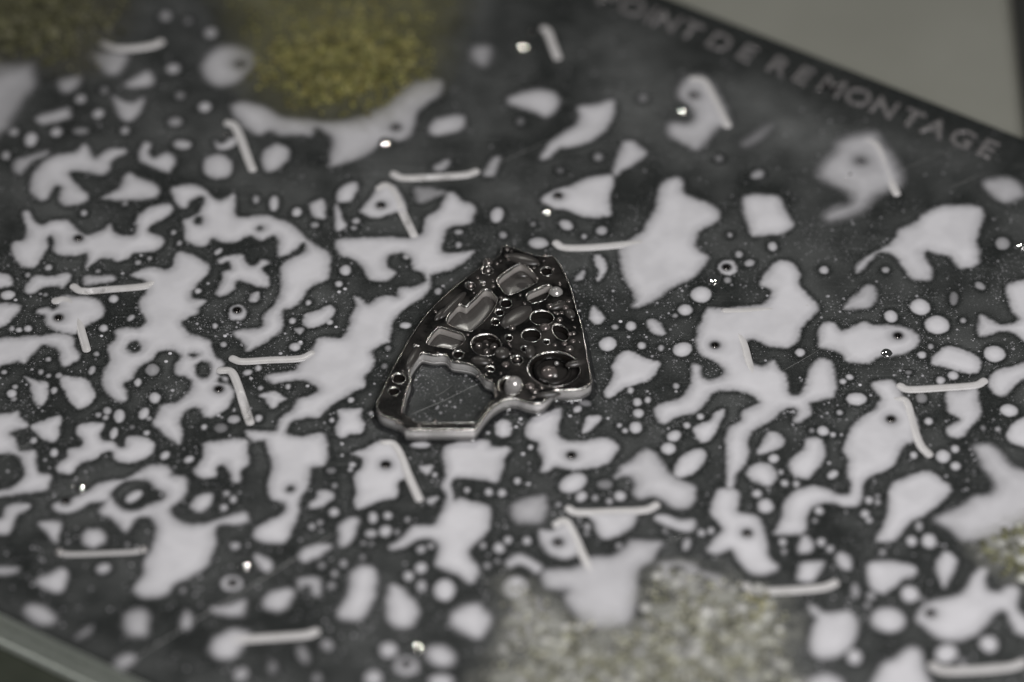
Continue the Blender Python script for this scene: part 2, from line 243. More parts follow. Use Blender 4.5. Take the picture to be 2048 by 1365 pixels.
# ------------------------------------------------------------------ plan data (sixteenths of a millimetre on the plate)
PUD = [["broad pale puddle under the dark moss in the far left corner",18.849999999999998,0.62,[[-1147,806],[-1053,817],[-1019,817],[-1010,782],[-1010,744],[-1029,705],[-1046,652],[-1064,610],[-1129,568]],[]],
["pale puddle hanging below the bar groove nearest the far left moss",13.049999999999999,0.72,[[-896,848],[-822,848],[-822,809],[-834,785],[-855,785],[-872,806]],[]],
["small dim puddle with one hole in the mossy far left corner",11.6,0.65,[[-954,764],[-915,779],[-914,751],[-933,730],[-952,736]],[]],
["small wedge puddle between far left moss and the tall dark strip",8.7,0.8,[[-813,757],[-776,792],[-762,785],[-757,754],[-789,742],[-812,744]],[]],
["cup shaped puddle with a scooped top in the far left area",8.7,0.8,[[-840,717],[-815,700],[-794,697],[-774,710],[-777,677],[-789,647],[-807,639],[-821,655],[-831,684]],[]],
["short bar shaped puddle lying level near the far left moss",8.7,0.8,[[-995,652],[-938,676],[-928,670],[-927,650],[-972,632],[-987,632]],[]],
["pale puddle with one dark hole left of the olive moss mound",13.049999999999999,0.75,[[-656,813],[-631,860],[-598,873],[-560,860],[-534,832],[-549,798],[-579,759],[-616,747],[-643,767]],[]],
["long pale puddle running along the front of the olive moss mound",10.15,0.8,[[-590,682],[-561,697],[-518,682],[-481,652],[-423,644],[-396,636],[-339,647],[-277,682],[-246,720],[-205,759],[-168,767],[-147,759],[-154,720],[-183,690],[-198,667],[-205,629],[-213,598],[-233,580],[-254,586],[-270,576],[-295,546],[-331,520],[-372,505],[-378,523],[-374,583],[-390,606],[-410,621],[-419,595],[-442,598],[-484,598],[-505,610],[-526,598],[-547,610],[-569,636]],[]],
["thin crescent puddle hugging a hole beside the upper left slanted groove",5.8,0.95,[[-619,580],[-603,568],[-586,589],[-573,586],[-579,564],[-597,552],[-614,558]],[]],
["large ragged puddle with a leaf shaped notch in the upper left",7.25,0.92,[[-889,571],[-875,541],[-863,528],[-844,550],[-810,556],[-804,543],[-829,523],[-835,492],[-845,478],[-853,478],[-879,486],[-905,489],[-916,484],[-908,459],[-891,437],[-875,422],[-877,400],[-909,385],[-928,395],[-931,418],[-928,440],[-943,444],[-952,425],[-956,407],[-970,403],[-989,425],[-995,447],[-990,481],[-983,496],[-972,516],[-947,535],[-909,546]],[]],
["faint finger of milk left of the ragged upper left puddle",10.15,0.7,[[-1029,520],[-999,535],[-966,549],[-968,535],[-993,520],[-1012,492],[-1018,478],[-1032,492]],[]],
["leaning triangular puddle with a flat base in the upper left",7.25,0.92,[[-791,484],[-775,469],[-743,454],[-729,437],[-735,410],[-784,403],[-841,407],[-838,415],[-809,440],[-803,469]],[]],
["hook shaped puddle curling up on its left in the upper left",7.25,0.9,[[-716,543],[-700,523],[-706,493],[-716,486],[-751,505],[-772,523],[-772,561],[-763,576],[-752,565],[-756,543],[-744,528]],[]],
["plump oval puddle just left of the upper left slanted groove",7.25,0.9,[[-579,502],[-583,484],[-593,471],[-608,466],[-623,471],[-635,484],[-639,502],[-636,520],[-626,533],[-611,538],[-596,533],[-584,520]],[]],
["plump oval puddle just right of the upper left slanted groove",7.25,0.88,[[-519,535],[-494,571],[-465,553],[-467,523],[-491,492],[-512,492]],[]],
["short tilted puddle right of the long moss edge puddle",8.7,0.85,[[-174,613],[-156,647],[-107,656],[-100,636],[-107,613],[-143,598],[-161,595]],[]],
["hazy square patch right of the olive moss mound",14.5,0.6,[[-87,845],[-77,871],[-47,868],[-45,842],[-57,810],[-76,821]],[]],
["wedge puddle with a fat right end alone on the dark far side",8.7,0.9,[[-4,713],[40,733],[79,730],[98,708],[94,679],[73,652],[47,667],[16,682],[-5,693]],[]],
["boomerang puddle with a long lower tail on the far side",7.25,0.92,[[140,682],[179,690],[210,702],[215,682],[206,636],[188,603],[156,573],[120,561],[99,556],[75,528],[60,523],[66,549],[89,586],[118,613],[136,632],[141,656]],[]],
["small teardrop puddle touching the arrowhead puddle from above",7.25,0.9,[[234,576],[252,577],[276,549],[275,534],[254,511],[228,490],[214,475],[209,483],[216,516],[225,553]],[]],
["arrowhead puddle with a dark hole at its left tip",5.8,1.0,[[59,403],[85,429],[124,447],[160,469],[191,477],[207,477],[209,447],[201,410],[202,370],[197,356],[164,351],[139,359],[113,373],[89,378],[74,388]],[]],
["hazy hooded puddle with a bright pin in its left bay, below the lettering",13.049999999999999,0.85,[[375,775],[403,775],[422,748],[441,697],[455,636],[449,621],[430,618],[407,583],[385,553],[364,565],[331,595],[326,621],[335,633],[371,633],[382,659],[368,694],[349,717],[355,744]],[]],
["hazy shirt shaped puddle with one hole below the far edge lettering",20.3,0.85,[[679,573],[717,595],[756,603],[768,573],[791,528],[801,486],[803,469],[797,444],[760,425],[738,403],[723,378],[689,356],[653,344],[645,356],[665,378],[693,388],[702,410],[688,432],[658,454],[638,477],[645,508],[673,546]],[]],
["nearly square puddle in the far right",7.25,1.0,[[479,410],[497,418],[527,416],[550,410],[562,370],[576,334],[564,312],[535,302],[498,298],[488,305],[483,334],[475,381]],[]],
["hazy oval puddle near the right edge below the lettering's last letters",13.049999999999999,0.8,[[973,452],[995,466],[1028,466],[1050,447],[1057,419],[1036,403],[1012,397],[991,418]],[]],
["faint slanting smear below the middle of the lettering",14.5,0.38,[[475,568],[497,595],[529,623],[545,626],[528,595],[495,562]],[]],
["large bear shaped puddle at the end of the groove right of the watch bridge",7.25,1.0,[[348,466],[353,452],[353,425],[373,409],[401,395],[423,373],[426,356],[415,337],[386,315],[378,298],[374,271],[382,254],[397,240],[393,218],[377,190],[354,168],[318,147],[303,126],[272,104],[252,94],[243,97],[249,114],[244,140],[233,164],[223,200],[220,257],[240,286],[266,308],[277,337],[293,373],[301,410],[304,437],[317,459],[333,468]],[]],
["large polar bear shaped puddle with a thin left tail in the far right",7.25,1.0,[[883,385],[912,387],[948,385],[965,378],[965,348],[955,315],[948,286],[951,250],[949,225],[936,211],[912,204],[901,221],[889,240],[862,247],[848,257],[837,247],[843,225],[851,204],[848,175],[827,170],[809,178],[794,207],[782,235],[766,250],[745,250],[726,225],[707,197],[697,192],[703,214],[724,240],[756,261],[785,293],[795,319],[827,337],[846,363]],[]],
["rounded square puddle left of the triangular puddle with a ring hole",5.8,1.0,[[-358,432],[-338,452],[-320,454],[-320,432],[-331,403],[-350,397],[-360,403]],[]],
["thin tooth shaped puddle beneath the rounded square one",5.8,1.0,[[-362,388],[-356,381],[-349,351],[-340,330],[-350,315],[-360,315],[-362,351]],[]],
["small upright block puddle right of two tiny ovals in upper centre",5.8,1.0,[[-416,388],[-403,400],[-388,400],[-382,356],[-390,348],[-407,356]],[]],
["triangular puddle with a ringed hole under a slanted groove",5.8,1.0,[[-274,447],[-260,453],[-243,444],[-223,403],[-218,373],[-241,366],[-259,357],[-287,351],[-308,366],[-308,378],[-290,410]],[]],
["faint lilac strip between the upper centre bar groove and dark leaf shape",8.7,0.55,[[-200,437],[-180,441],[-138,429],[-144,419],[-184,395],[-198,404]],[]],
["great branching puddle sweeping down the left of the watch bridge",5.8,1,[[-355,286],[-319,292],[-281,293],[-242,293],[-216,292],[-191,299],[-181,315],[-176,351],[-154,370],[-139,407],[-132,425],[-119,425],[-105,403],[-77,385],[-79,356],[-89,334],[-123,327],[-135,315],[-140,286],[-143,257],[-129,248],[-102,251],[-78,254],[-94,228],[-124,200],[-157,190],[-167,182],[-165,154],[-177,128],[-206,100],[-231,69],[-241,44],[-245,1],[-252,-6],[-279,-27],[-274,-51],[-278,-75],[-293,-99],[-292,-126],[-309,-137],[-328,-153],[-353,-174],[-367,-191],[-379,-207],[-406,-211],[-428,-218],[-439,-232],[-442,-252],[-419,-260],[-393,-257],[-370,-254],[-362,-281],[-360,-312],[-368,-338],[-392,-345],[-394,-371],[-400,-404],[-412,-430],[-413,-467],[-424,-506],[-434,-535],[-456,-542],[-492,-531],[-499,-518],[-491,-499],[-467,-480],[-446,-467],[-437,-451],[-444,-436],[-467,-424],[-473,-381],[-468,-338],[-480,-292],[-484,-272],[-509,-272],[-524,-248],[-498,-245],[-475,-250],[-462,-240],[-459,-218],[-451,-205],[-434,-191],[-427,-170],[-419,-157],[-398,-151],[-384,-133],[-401,-114],[-431,-107],[-460,-115],[-475,-118],[-486,-104],[-481,-93],[-434,-82],[-425,-66],[-403,-33],[-394,-10],[-380,9],[-342,9],[-328,37],[-324,65],[-314,97],[-319,124],[-308,118],[-289,104],[-274,118],[-249,126],[-232,121],[-227,147],[-202,150],[-179,162],[-173,175],[-182,194],[-197,200],[-203,212],[-204,233],[-216,245],[-230,250],[-248,244],[-256,227],[-252,208],[-237,192],[-244,178],[-255,168],[-275,168],[-291,175],[-301,200],[-312,221],[-333,235],[-348,243],[-359,264]],[[[-421,-400],[-422,-404],[-426,-407],[-430,-408],[-434,-407],[-438,-404],[-439,-400],[-438,-396],[-435,-393],[-430,-392],[-426,-393],[-423,-396]]]],
["wide puddle with knobbly lower edge and one hole at the left",5.8,1.0,[[-1003,366],[-993,368],[-984,348],[-972,335],[-959,330],[-942,341],[-914,344],[-903,330],[-887,312],[-871,300],[-852,305],[-833,319],[-823,334],[-817,315],[-801,300],[-775,299],[-767,315],[-769,344],[-757,370],[-729,388],[-701,388],[-700,366],[-715,348],[-741,327],[-743,308],[-714,293],[-713,271],[-730,254],[-768,250],[-782,233],[-800,225],[-818,235],[-838,233],[-855,214],[-865,207],[-863,228],[-867,248],[-894,240],[-915,243],[-931,254],[-936,290],[-944,300],[-949,286],[-948,261],[-958,235],[-967,211],[-989,208],[-1008,228],[-1018,257],[-1017,279],[-997,286],[-991,308],[-998,337]],[]],
["wavy puddle just above the left end of the middle left bar groove",5.8,1.0,[[-984,147],[-967,182],[-936,182],[-899,190],[-895,175],[-907,150],[-917,154],[-949,150],[-966,135],[-978,133]],[]],
["thin cap of milk resting on top of the middle left bar groove",5.8,0.9,[[-865,182],[-840,182],[-813,185],[-802,171],[-834,161],[-864,158]],[]],
["small puddle cut off by the left frame edge under the knobbly puddle",5.8,1.0,[[-1058,190],[-1021,185],[-1012,171],[-1015,154],[-1055,151]],[]],
["wedge puddle at the left frame edge above three tiny dots",5.8,1.0,[[-1052,100],[-994,100],[-999,72],[-1013,48],[-1022,41],[-1046,31]],[]],
["fish shaped puddle with a ringed hole crossed by a slanted groove",5.8,1.0,[[-920,114],[-907,126],[-885,126],[-846,121],[-828,104],[-820,83],[-828,62],[-852,44],[-875,20],[-900,23],[-926,37],[-937,55],[-937,72],[-954,76],[-955,86],[-935,93],[-925,86],[-912,97]],[]],
["two legged puddle at the left frame edge below the fish shaped one",5.8,1.0,[[-1044,-5],[-995,9],[-940,15],[-905,20],[-880,10],[-873,-22],[-861,-45],[-872,-59],[-889,-70],[-898,-63],[-901,-35],[-917,-16],[-938,-10],[-947,-24],[-961,-45],[-970,-62],[-985,-57],[-998,-62],[-1011,-67],[-1038,-74]],[]],
["goblet shaped puddle left of the rounded block puddle",4.35,1.0,[[-967,-99],[-946,-110],[-921,-116],[-918,-137],[-921,-164],[-930,-179],[-942,-167],[-949,-144],[-956,-119]],[]],
["rounded block puddle with a black speck right of the goblet shaped one",4.35,1.0,[[-895,-103],[-883,-96],[-868,-101],[-845,-106],[-834,-126],[-825,-146],[-829,-167],[-852,-186],[-863,-180],[-879,-151],[-891,-126]],[]],
["triangular puddle crossed by a fine scratch at the left",4.35,1.0,[[-946,-232],[-922,-218],[-890,-206],[-889,-238],[-894,-273],[-919,-268],[-935,-252]],[]],
["Y shaped puddle at the left frame edge with a long downward leg",5.8,1.0,[[-1028,-213],[-988,-198],[-975,-194],[-969,-211],[-951,-228],[-957,-238],[-984,-248],[-985,-258],[-973,-268],[-965,-301],[-933,-299],[-929,-338],[-918,-358],[-898,-365],[-898,-387],[-907,-404],[-945,-411],[-978,-417],[-1012,-422],[-1013,-407],[-980,-402],[-948,-367],[-953,-338],[-964,-314],[-982,-305],[-1021,-301]],[]],
["splash shaped puddle with a blunt right lobe above two glittering pins",4.35,1.0,[[-854,-232],[-835,-225],[-806,-224],[-803,-238],[-809,-258],[-803,-272],[-783,-275],[-771,-288],[-758,-288],[-757,-265],[-735,-260],[-713,-268],[-699,-281],[-703,-305],[-726,-325],[-749,-332],[-775,-321],[-784,-301],[-801,-305],[-815,-321],[-843,-332],[-856,-358],[-871,-361],[-889,-348],[-885,-334],[-869,-314],[-868,-295],[-844,-288],[-842,-272],[-853,-252]],[]],
["huge winding puddle with four dark islands at the left",5.8,1,[[-676,250],[-645,240],[-618,214],[-617,190],[-634,164],[-648,135],[-644,117],[-629,116],[-617,111],[-630,93],[-633,76],[-652,65],[-664,51],[-655,34],[-645,19],[-625,12],[-604,-1],[-601,-17],[-592,-44],[-573,-63],[-581,-77],[-586,-90],[-575,-103],[-559,-123],[-551,-146],[-560,-180],[-585,-205],[-604,-207],[-615,-189],[-631,-183],[-648,-198],[-653,-225],[-647,-252],[-650,-280],[-660,-277],[-684,-252],[-705,-228],[-698,-205],[-693,-178],[-666,-171],[-642,-146],[-634,-112],[-649,-99],[-668,-92],[-669,-68],[-660,-41],[-678,-27],[-703,-27],[-721,-55],[-743,-71],[-753,-103],[-770,-119],[-764,-137],[-762,-160],[-773,-167],[-795,-151],[-810,-123],[-812,-89],[-801,-55],[-808,-20],[-794,1],[-794,27],[-776,36],[-749,34],[-737,48],[-737,62],[-749,90],[-750,114],[-739,135],[-741,168],[-769,182],[-765,192],[-735,207],[-702,200],[-689,211],[-686,235]],[[[-739,-16],[-741,-24],[-746,-30],[-754,-33],[-762,-30],[-768,-24],[-771,-16],[-769,-8],[-764,-2],[-756,1],[-748,-2],[-742,-8]],[[-626,-41],[-627,-44],[-630,-47],[-635,-48],[-639,-47],[-643,-44],[-644,-41],[-643,-37],[-640,-35],[-635,-34],[-631,-35],[-627,-37]],[[-597,-79],[-598,-92],[-604,-101],[-612,-104],[-621,-101],[-628,-92],[-630,-79],[-629,-67],[-623,-58],[-615,-55],[-606,-58],[-599,-67]],[[-564,-108],[-565,-113],[-569,-117],[-574,-118],[-580,-117],[-584,-113],[-585,-108],[-584,-103],[-580,-100],[-575,-99],[-569,-100],[-565,-103]]]],
["arching puddle like an open claw left of the triangular ring puddle",5.8,1,[[-699,440],[-658,447],[-633,432],[-621,415],[-605,401],[-586,410],[-574,418],[-569,385],[-566,356],[-548,351],[-525,357],[-500,356],[-461,337],[-435,312],[-421,290],[-397,267],[-371,243],[-371,207],[-376,171],[-406,154],[-424,118],[-440,93],[-463,83],[-459,37],[-480,9],[-502,-10],[-528,-28],[-534,-10],[-557,20],[-545,31],[-513,34],[-498,40],[-499,69],[-480,100],[-467,140],[-469,200],[-457,225],[-423,250],[-419,267],[-427,277],[-445,254],[-475,240],[-477,286],[-490,300],[-507,286],[-523,292],[-538,298],[-560,283],[-586,279],[-612,290],[-624,271],[-646,271],[-666,286],[-669,319],[-673,344],[-655,351],[-648,359],[-641,370],[-632,403],[-643,415],[-661,403],[-670,381],[-686,385],[-698,419]],[[[-632,343],[-634,336],[-637,331],[-643,330],[-649,331],[-653,336],[-655,343],[-654,349],[-650,354],[-644,356],[-638,354],[-634,349]],[[-507,321],[-507,317],[-510,314],[-514,314],[-519,314],[-522,317],[-523,321],[-522,324],[-519,327],[-515,328],[-511,327],[-508,324]]]],
["cross shaped puddle inside the claw of the arching puddle",5.8,1.0,[[-599,228],[-579,240],[-548,243],[-543,225],[-532,211],[-519,215],[-510,228],[-493,221],[-507,204],[-496,182],[-491,157],[-510,151],[-525,158],[-544,168],[-559,168],[-563,147],[-579,128],[-598,133],[-586,171],[-585,192],[-570,204],[-576,225],[-591,218]],[]],
["tiny irregular puddle below the cross shaped one",4.35,0.9,[[-531,116],[-524,133],[-511,137],[-511,116],[-521,107]],[]],
["clean white oval puddle leaning right beside the great branching puddle",4.35,1.0,[[-417,72],[-389,86],[-368,100],[-358,90],[-359,72],[-376,48],[-401,36],[-416,44]],[]],
["tiny three cornered puddle under the clean white oval",4.35,0.8,[[-436,34],[-418,34],[-425,16]],[]],
["white ring puddle round a hole inside the arching claw puddle",4.35,1.0,[[-534,78],[-536,67],[-542,59],[-551,57],[-560,59],[-567,67],[-570,78],[-568,88],[-562,96],[-553,99],[-544,96],[-537,88]],[]],
["slim slanting puddle at the right end of the upper centre bar groove",7.25,0.75,[[-59,478],[-40,526],[-25,529],[-30,501],[-40,475]],[]],
["small pale puddle on top of the upper centre bar groove",7.25,0.75,[[-162,501],[-149,516],[-132,523],[-131,505],[-144,490],[-159,490]],[]],
["slim crescent puddle hanging under the groove right of the watch bridge",4.35,1.0,[[168,240],[183,240],[193,207],[182,178],[172,168],[177,197],[170,214]],[]],
["small leaf shaped puddle between watch bridge and slim crescent puddle",4.35,0.8,[[128,172],[136,190],[146,197],[144,175],[134,170]],[]],
["pear shaped droplet just right of the watch bridge's long edge",4.35,1.0,[[163,97],[176,83],[187,65],[176,48],[163,51],[156,65]],[]],
["greyish tilted oval puddle between watch bridge and big hooked puddle",4.35,0.9,[[271,51],[281,62],[296,48],[307,23],[295,15],[276,27]],[]],
["goblet shaped puddle beside the right lower corner of the watch bridge",4.35,1.0,[[230,-28],[254,-41],[274,-53],[293,-55],[293,-71],[275,-106],[248,-119],[223,-130],[203,-151],[190,-156],[183,-144],[193,-119],[201,-96],[200,-68],[211,-41]],[]],
["tilted almond puddle above the boot shaped puddle",4.35,1.0,[[148,-207],[172,-206],[174,-218],[159,-238],[142,-252],[138,-245],[143,-225]],[]],
["boot shaped puddle with a dark hole below the watch bridge",5.8,1.0,[[96,-186],[93,-225],[90,-252],[105,-272],[127,-275],[157,-268],[186,-265],[206,-281],[205,-299],[187,-332],[151,-345],[117,-350],[85,-341],[70,-354],[56,-352],[61,-325],[53,-299],[51,-279],[29,-261],[29,-234],[49,-201],[74,-191]],[]],
["tall puddle of two lobes joined by a thin neck below the bridge",5.8,1.0,[[-134,-292],[-110,-275],[-80,-268],[-49,-272],[-39,-288],[-7,-292],[-15,-325],[-21,-358],[-29,-381],[-53,-378],[-73,-374],[-109,-371],[-118,-387],[-113,-413],[-112,-429],[-97,-424],[-77,-433],[-45,-446],[-41,-467],[-50,-516],[-79,-551],[-81,-576],[-64,-605],[-72,-637],[-86,-640],[-107,-621],[-145,-599],[-144,-580],[-141,-548],[-156,-531],[-178,-530],[-206,-551],[-230,-557],[-235,-548],[-209,-525],[-190,-496],[-151,-493],[-137,-458],[-130,-438],[-128,-415],[-136,-391],[-129,-358],[-134,-318]],[]],
["puddle with a hole under the slanted groove below the bridge",4.35,1.0,[[-315,-308],[-305,-299],[-286,-292],[-267,-275],[-252,-272],[-230,-281],[-212,-321],[-205,-361],[-209,-374],[-221,-384],[-223,-420],[-254,-430],[-290,-451],[-302,-450],[-305,-430],[-301,-404],[-308,-374],[-304,-358],[-293,-338],[-290,-321],[-305,-312]],[]],
["hourglass block puddle left of the watch bridge's lower tip",4.35,1.0,[[-345,-191],[-326,-187],[-298,-187],[-297,-205],[-291,-228],[-296,-252],[-316,-254],[-331,-264],[-344,-258],[-346,-234],[-341,-211]],[]],
["small star shaped puddle in the dark bay of the great branching puddle",4.35,1.0,[[-499,-151],[-477,-140],[-460,-146],[-447,-160],[-459,-171],[-469,-184],[-479,-180],[-486,-160]],[]],
["tilted block puddle left of the slanted groove puddle below the bridge",4.35,0.95,[[-380,-407],[-361,-404],[-346,-413],[-351,-430],[-370,-446],[-389,-452],[-392,-439],[-380,-424]],[]],
["thin flat oval just under the bridge's straight front wall",4.35,1.0,[[-159,-283],[-161,-287],[-168,-291],[-178,-292],[-188,-291],[-195,-287],[-198,-283],[-195,-278],[-188,-274],[-178,-273],[-169,-274],[-161,-278]],[]],
["round puddle nestled in the notch of the bridge's front edge",4.35,1.0,[[0,-240],[-2,-252],[-8,-261],[-17,-264],[-25,-261],[-31,-252],[-33,-240],[-31,-228],[-25,-219],[-17,-216],[-8,-219],[-2,-228]],[]],
["tiny triangular puddle right of the slanted groove below the bridge",4.35,1.0,[[-180,-341],[-156,-338],[-158,-352],[-167,-363]],[]],
["tiny slanting puddle at the foot of the slanted groove below bridge",4.35,0.9,[[-165,-428],[-147,-419],[-144,-426],[-157,-441],[-164,-436]],[]],
["hazy grey puddle right of the two lobed neck puddle",10.15,0.72,[[-2,-447],[20,-428],[59,-417],[69,-434],[66,-467],[54,-486],[30,-490],[6,-482]],[]],
["hazy sprawling puddle above the right end of the front bar groove",8.7,0.92,[[212,-341],[234,-325],[249,-305],[264,-295],[279,-305],[293,-332],[312,-365],[335,-381],[355,-394],[356,-420],[345,-446],[331,-452],[307,-446],[288,-426],[267,-420],[247,-426],[235,-411],[239,-387],[231,-367],[211,-367],[201,-371],[207,-354]],[]],
["tadpole puddle with its tail pointing up in the right middle",4.35,1.0,[[416,-187],[419,-201],[405,-232],[397,-258],[382,-275],[368,-272],[356,-245],[361,-232],[389,-218],[399,-198]],[]],
["large leaning oval puddle below the tadpole puddle",4.35,1.0,[[377,-301],[379,-317],[372,-336],[359,-354],[343,-366],[328,-369],[318,-362],[316,-347],[322,-328],[335,-310],[352,-298],[367,-295]],[]],
["vast hooked puddle with many arms around a ringed hole at right",5.8,1.0,[[551,228],[571,218],[582,190],[581,157],[595,133],[616,97],[612,79],[591,51],[580,30],[572,1],[561,-13],[546,-20],[526,-16],[511,-15],[490,1],[474,3],[468,-10],[473,-51],[494,-71],[510,-64],[522,-55],[531,-78],[545,-96],[546,-137],[556,-151],[571,-146],[584,-112],[594,-75],[610,-51],[625,-51],[639,-68],[642,-126],[635,-153],[605,-164],[585,-171],[590,-198],[568,-221],[555,-218],[564,-191],[545,-184],[524,-201],[511,-218],[489,-232],[466,-258],[462,-288],[459,-325],[438,-358],[429,-394],[418,-394],[419,-354],[420,-318],[419,-272],[427,-238],[450,-218],[455,-194],[484,-174],[486,-164],[470,-146],[441,-137],[401,-140],[385,-164],[365,-194],[327,-207],[302,-225],[287,-218],[281,-194],[291,-174],[328,-160],[347,-137],[357,-106],[358,-68],[373,-71],[377,-99],[397,-108],[419,-96],[420,-75],[403,-57],[379,-41],[370,-16],[371,23],[384,65],[395,90],[428,90],[496,100],[516,114],[524,133],[521,145],[502,158],[507,180],[521,200],[535,221]],[]],
["small grey speckled puddle right of the vast hooked puddle",7.25,0.85,[[717,157],[732,150],[736,128],[727,100],[707,90],[676,90],[668,90],[677,111],[699,135]],[]],
["fish shaped puddle with a black hole for an eye at right",5.8,1.0,[[621,44],[644,51],[652,40],[659,29],[672,31],[686,41],[707,52],[726,44],[764,43],[789,37],[808,20],[814,1],[811,-9],[792,-30],[760,-42],[735,-42],[716,-56],[706,-63],[669,-57],[660,-41],[643,-27],[613,-16],[614,9]],[]],
["bean shaped puddle right of the fish shaped one",4.35,1.0,[[833,-62],[850,-30],[871,-15],[900,-27],[926,-41],[933,-62],[926,-85],[906,-90],[882,-82],[855,-71]],[]],
["puddle with a beak shaped bay cut by the right frame edge",5.8,1.0,[[1000,154],[1037,171],[1079,172],[1063,-38],[1017,10],[1004,23],[976,27],[958,20],[935,13],[938,58],[944,72],[961,58],[980,44],[1005,48],[1019,62],[1008,79],[1002,111]],[]],
["slanting puddle touching the right end of the right bar groove",5.8,1.0,[[1063,-41],[1004,-68],[961,-85],[946,-110],[948,-133],[963,-151],[981,-146],[1003,-116],[1060,-73]],[]],
["half puddle at the right frame edge below the right bar groove",4.35,1.0,[[971,-252],[986,-225],[1010,-209],[1050,-202],[1043,-296],[993,-285],[974,-272]],[]],
["long vase shaped puddle with a hole and a curling foot at right",5.8,1.0,[[713,-116],[731,-110],[756,-111],[765,-126],[773,-151],[784,-180],[795,-211],[798,-238],[788,-275],[773,-281],[760,-299],[751,-325],[733,-348],[700,-365],[684,-384],[678,-420],[670,-443],[645,-446],[631,-439],[611,-437],[587,-443],[572,-467],[566,-503],[552,-518],[507,-516],[508,-506],[520,-477],[524,-458],[530,-430],[552,-404],[585,-392],[614,-400],[632,-413],[652,-413],[659,-391],[655,-358],[658,-325],[648,-301],[656,-268],[671,-232],[694,-205],[719,-184],[729,-157],[720,-140]],[]],
["small round lobe below the curling foot of the vase puddle",5.8,0.95,[[560,-522],[571,-525],[579,-548],[573,-563],[553,-566],[549,-551]],[]],
["puddle dripping down from the middle of the right bar groove",5.8,1.0,[[860,-141],[890,-137],[918,-131],[921,-164],[924,-201],[909,-225],[893,-245],[885,-261],[857,-261],[854,-241],[862,-232],[880,-218],[874,-205],[860,-191]],[]],
["upright block puddle left of the vase shaped puddle",5.8,1.0,[[578,-268],[607,-268],[611,-295],[607,-325],[591,-354],[576,-373],[559,-370],[543,-354],[541,-332],[554,-312],[572,-292]],[]],
["rounded puddle between vast hooked puddle and upright block puddle",5.8,1.0,[[503,-252],[517,-250],[533,-268],[528,-288],[506,-301],[486,-308],[481,-301],[490,-275]],[]],
["rounded puddle with a flat base left of the upright block puddle",5.8,1.0,[[457,-367],[463,-345],[480,-332],[500,-333],[511,-345],[515,-365],[507,-387],[497,-392],[478,-384]],[]],
["large slanted diamond puddle in the lower right",5.8,1.0,[[735,-394],[771,-367],[803,-354],[820,-358],[838,-378],[853,-400],[843,-420],[809,-458],[769,-486],[748,-518],[732,-535],[708,-536],[701,-529],[717,-493],[727,-458]],[]],
["big hazy puddle running into the moss at the right edge",11.6,0.9,[[905,-288],[933,-281],[953,-301],[974,-338],[1009,-356],[1047,-375],[1037,-506],[988,-506],[925,-525],[877,-535],[864,-531],[847,-509],[819,-484],[833,-464],[873,-443],[896,-420],[928,-413],[939,-388],[931,-367],[919,-341],[911,-312]],[]],
["short level puddle left of the goat shaped puddle",5.8,1.0,[[277,-471],[297,-467],[323,-480],[352,-480],[349,-506],[327,-511],[306,-499],[282,-486]],[]],
["goat shaped puddle with a dark hole above the pale lichen",5.8,1.0,[[398,-404],[413,-398],[434,-404],[441,-426],[435,-458],[464,-467],[482,-486],[488,-522],[492,-570],[500,-586],[509,-602],[493,-618],[468,-621],[449,-612],[433,-586],[424,-563],[417,-557],[393,-570],[374,-561],[384,-535],[405,-506],[391,-477],[384,-458],[390,-428]],[]],
["pocket shaped puddle hanging from the front centre bar groove",5.8,1.0,[[151,-460],[246,-458],[241,-469],[231,-499],[199,-525],[178,-530],[164,-518],[159,-490]],[]],
["puddle with a hole under the slanted groove next to the lichen",7.25,1.0,[[53,-509],[77,-506],[108,-480],[120,-499],[134,-544],[129,-563],[117,-576],[96,-581],[72,-567],[60,-551]],[]],
["worm shaped puddle left of the slanted groove by the lichen",7.25,1.0,[[-5,-582],[12,-567],[29,-576],[57,-599],[54,-612],[43,-617],[29,-602],[11,-595],[-5,-604],[-11,-591]],[]],
["broad pale puddle half swallowed by the pale lichen",8.7,0.85,[[59,-612],[115,-605],[134,-593],[155,-574],[187,-574],[216,-554],[226,-535],[264,-535],[288,-538],[278,-561],[270,-586],[246,-605],[238,-637],[238,-675],[229,-721],[213,-756],[175,-759],[142,-752],[118,-719],[100,-681],[107,-662],[76,-659],[62,-650]],[]],
["lumpy pale puddle at the left margin of the pale lichen",11.6,0.75,[[6,-690],[44,-677],[63,-703],[91,-740],[81,-765],[53,-765],[34,-790],[6,-790],[-8,-771]],[]],
["pale puddle with two dark spots on top of the pale lichen",10.15,0.8,[[279,-595],[311,-586],[346,-593],[365,-612],[406,-631],[399,-675],[371,-687],[338,-675],[309,-662],[286,-650]],[[[328,-608],[326,-614],[321,-618],[315,-619],[309,-618],[305,-614],[303,-608],[305,-602],[309,-598],[316,-597],[322,-598],[326,-602]],[[377,-637],[376,-641],[373,-644],[369,-645],[365,-644],[362,-641],[361,-637],[363,-633],[365,-631],[369,-630],[373,-631],[376,-633]]]],
["big egg shaped puddle with a nub right of the pale lichen",7.25,1.0,[[562,-694],[578,-703],[590,-716],[618,-713],[642,-715],[654,-744],[648,-781],[623,-818],[586,-833],[566,-820],[560,-793],[566,-759],[577,-734],[567,-711]],[]],
["smooth wide oval puddle right of the big egg shaped puddle",7.25,1.0,[[744,-739],[738,-754],[725,-764],[708,-766],[693,-760],[682,-747],[680,-731],[686,-716],[699,-706],[716,-704],[731,-710],[741,-723]],[]],
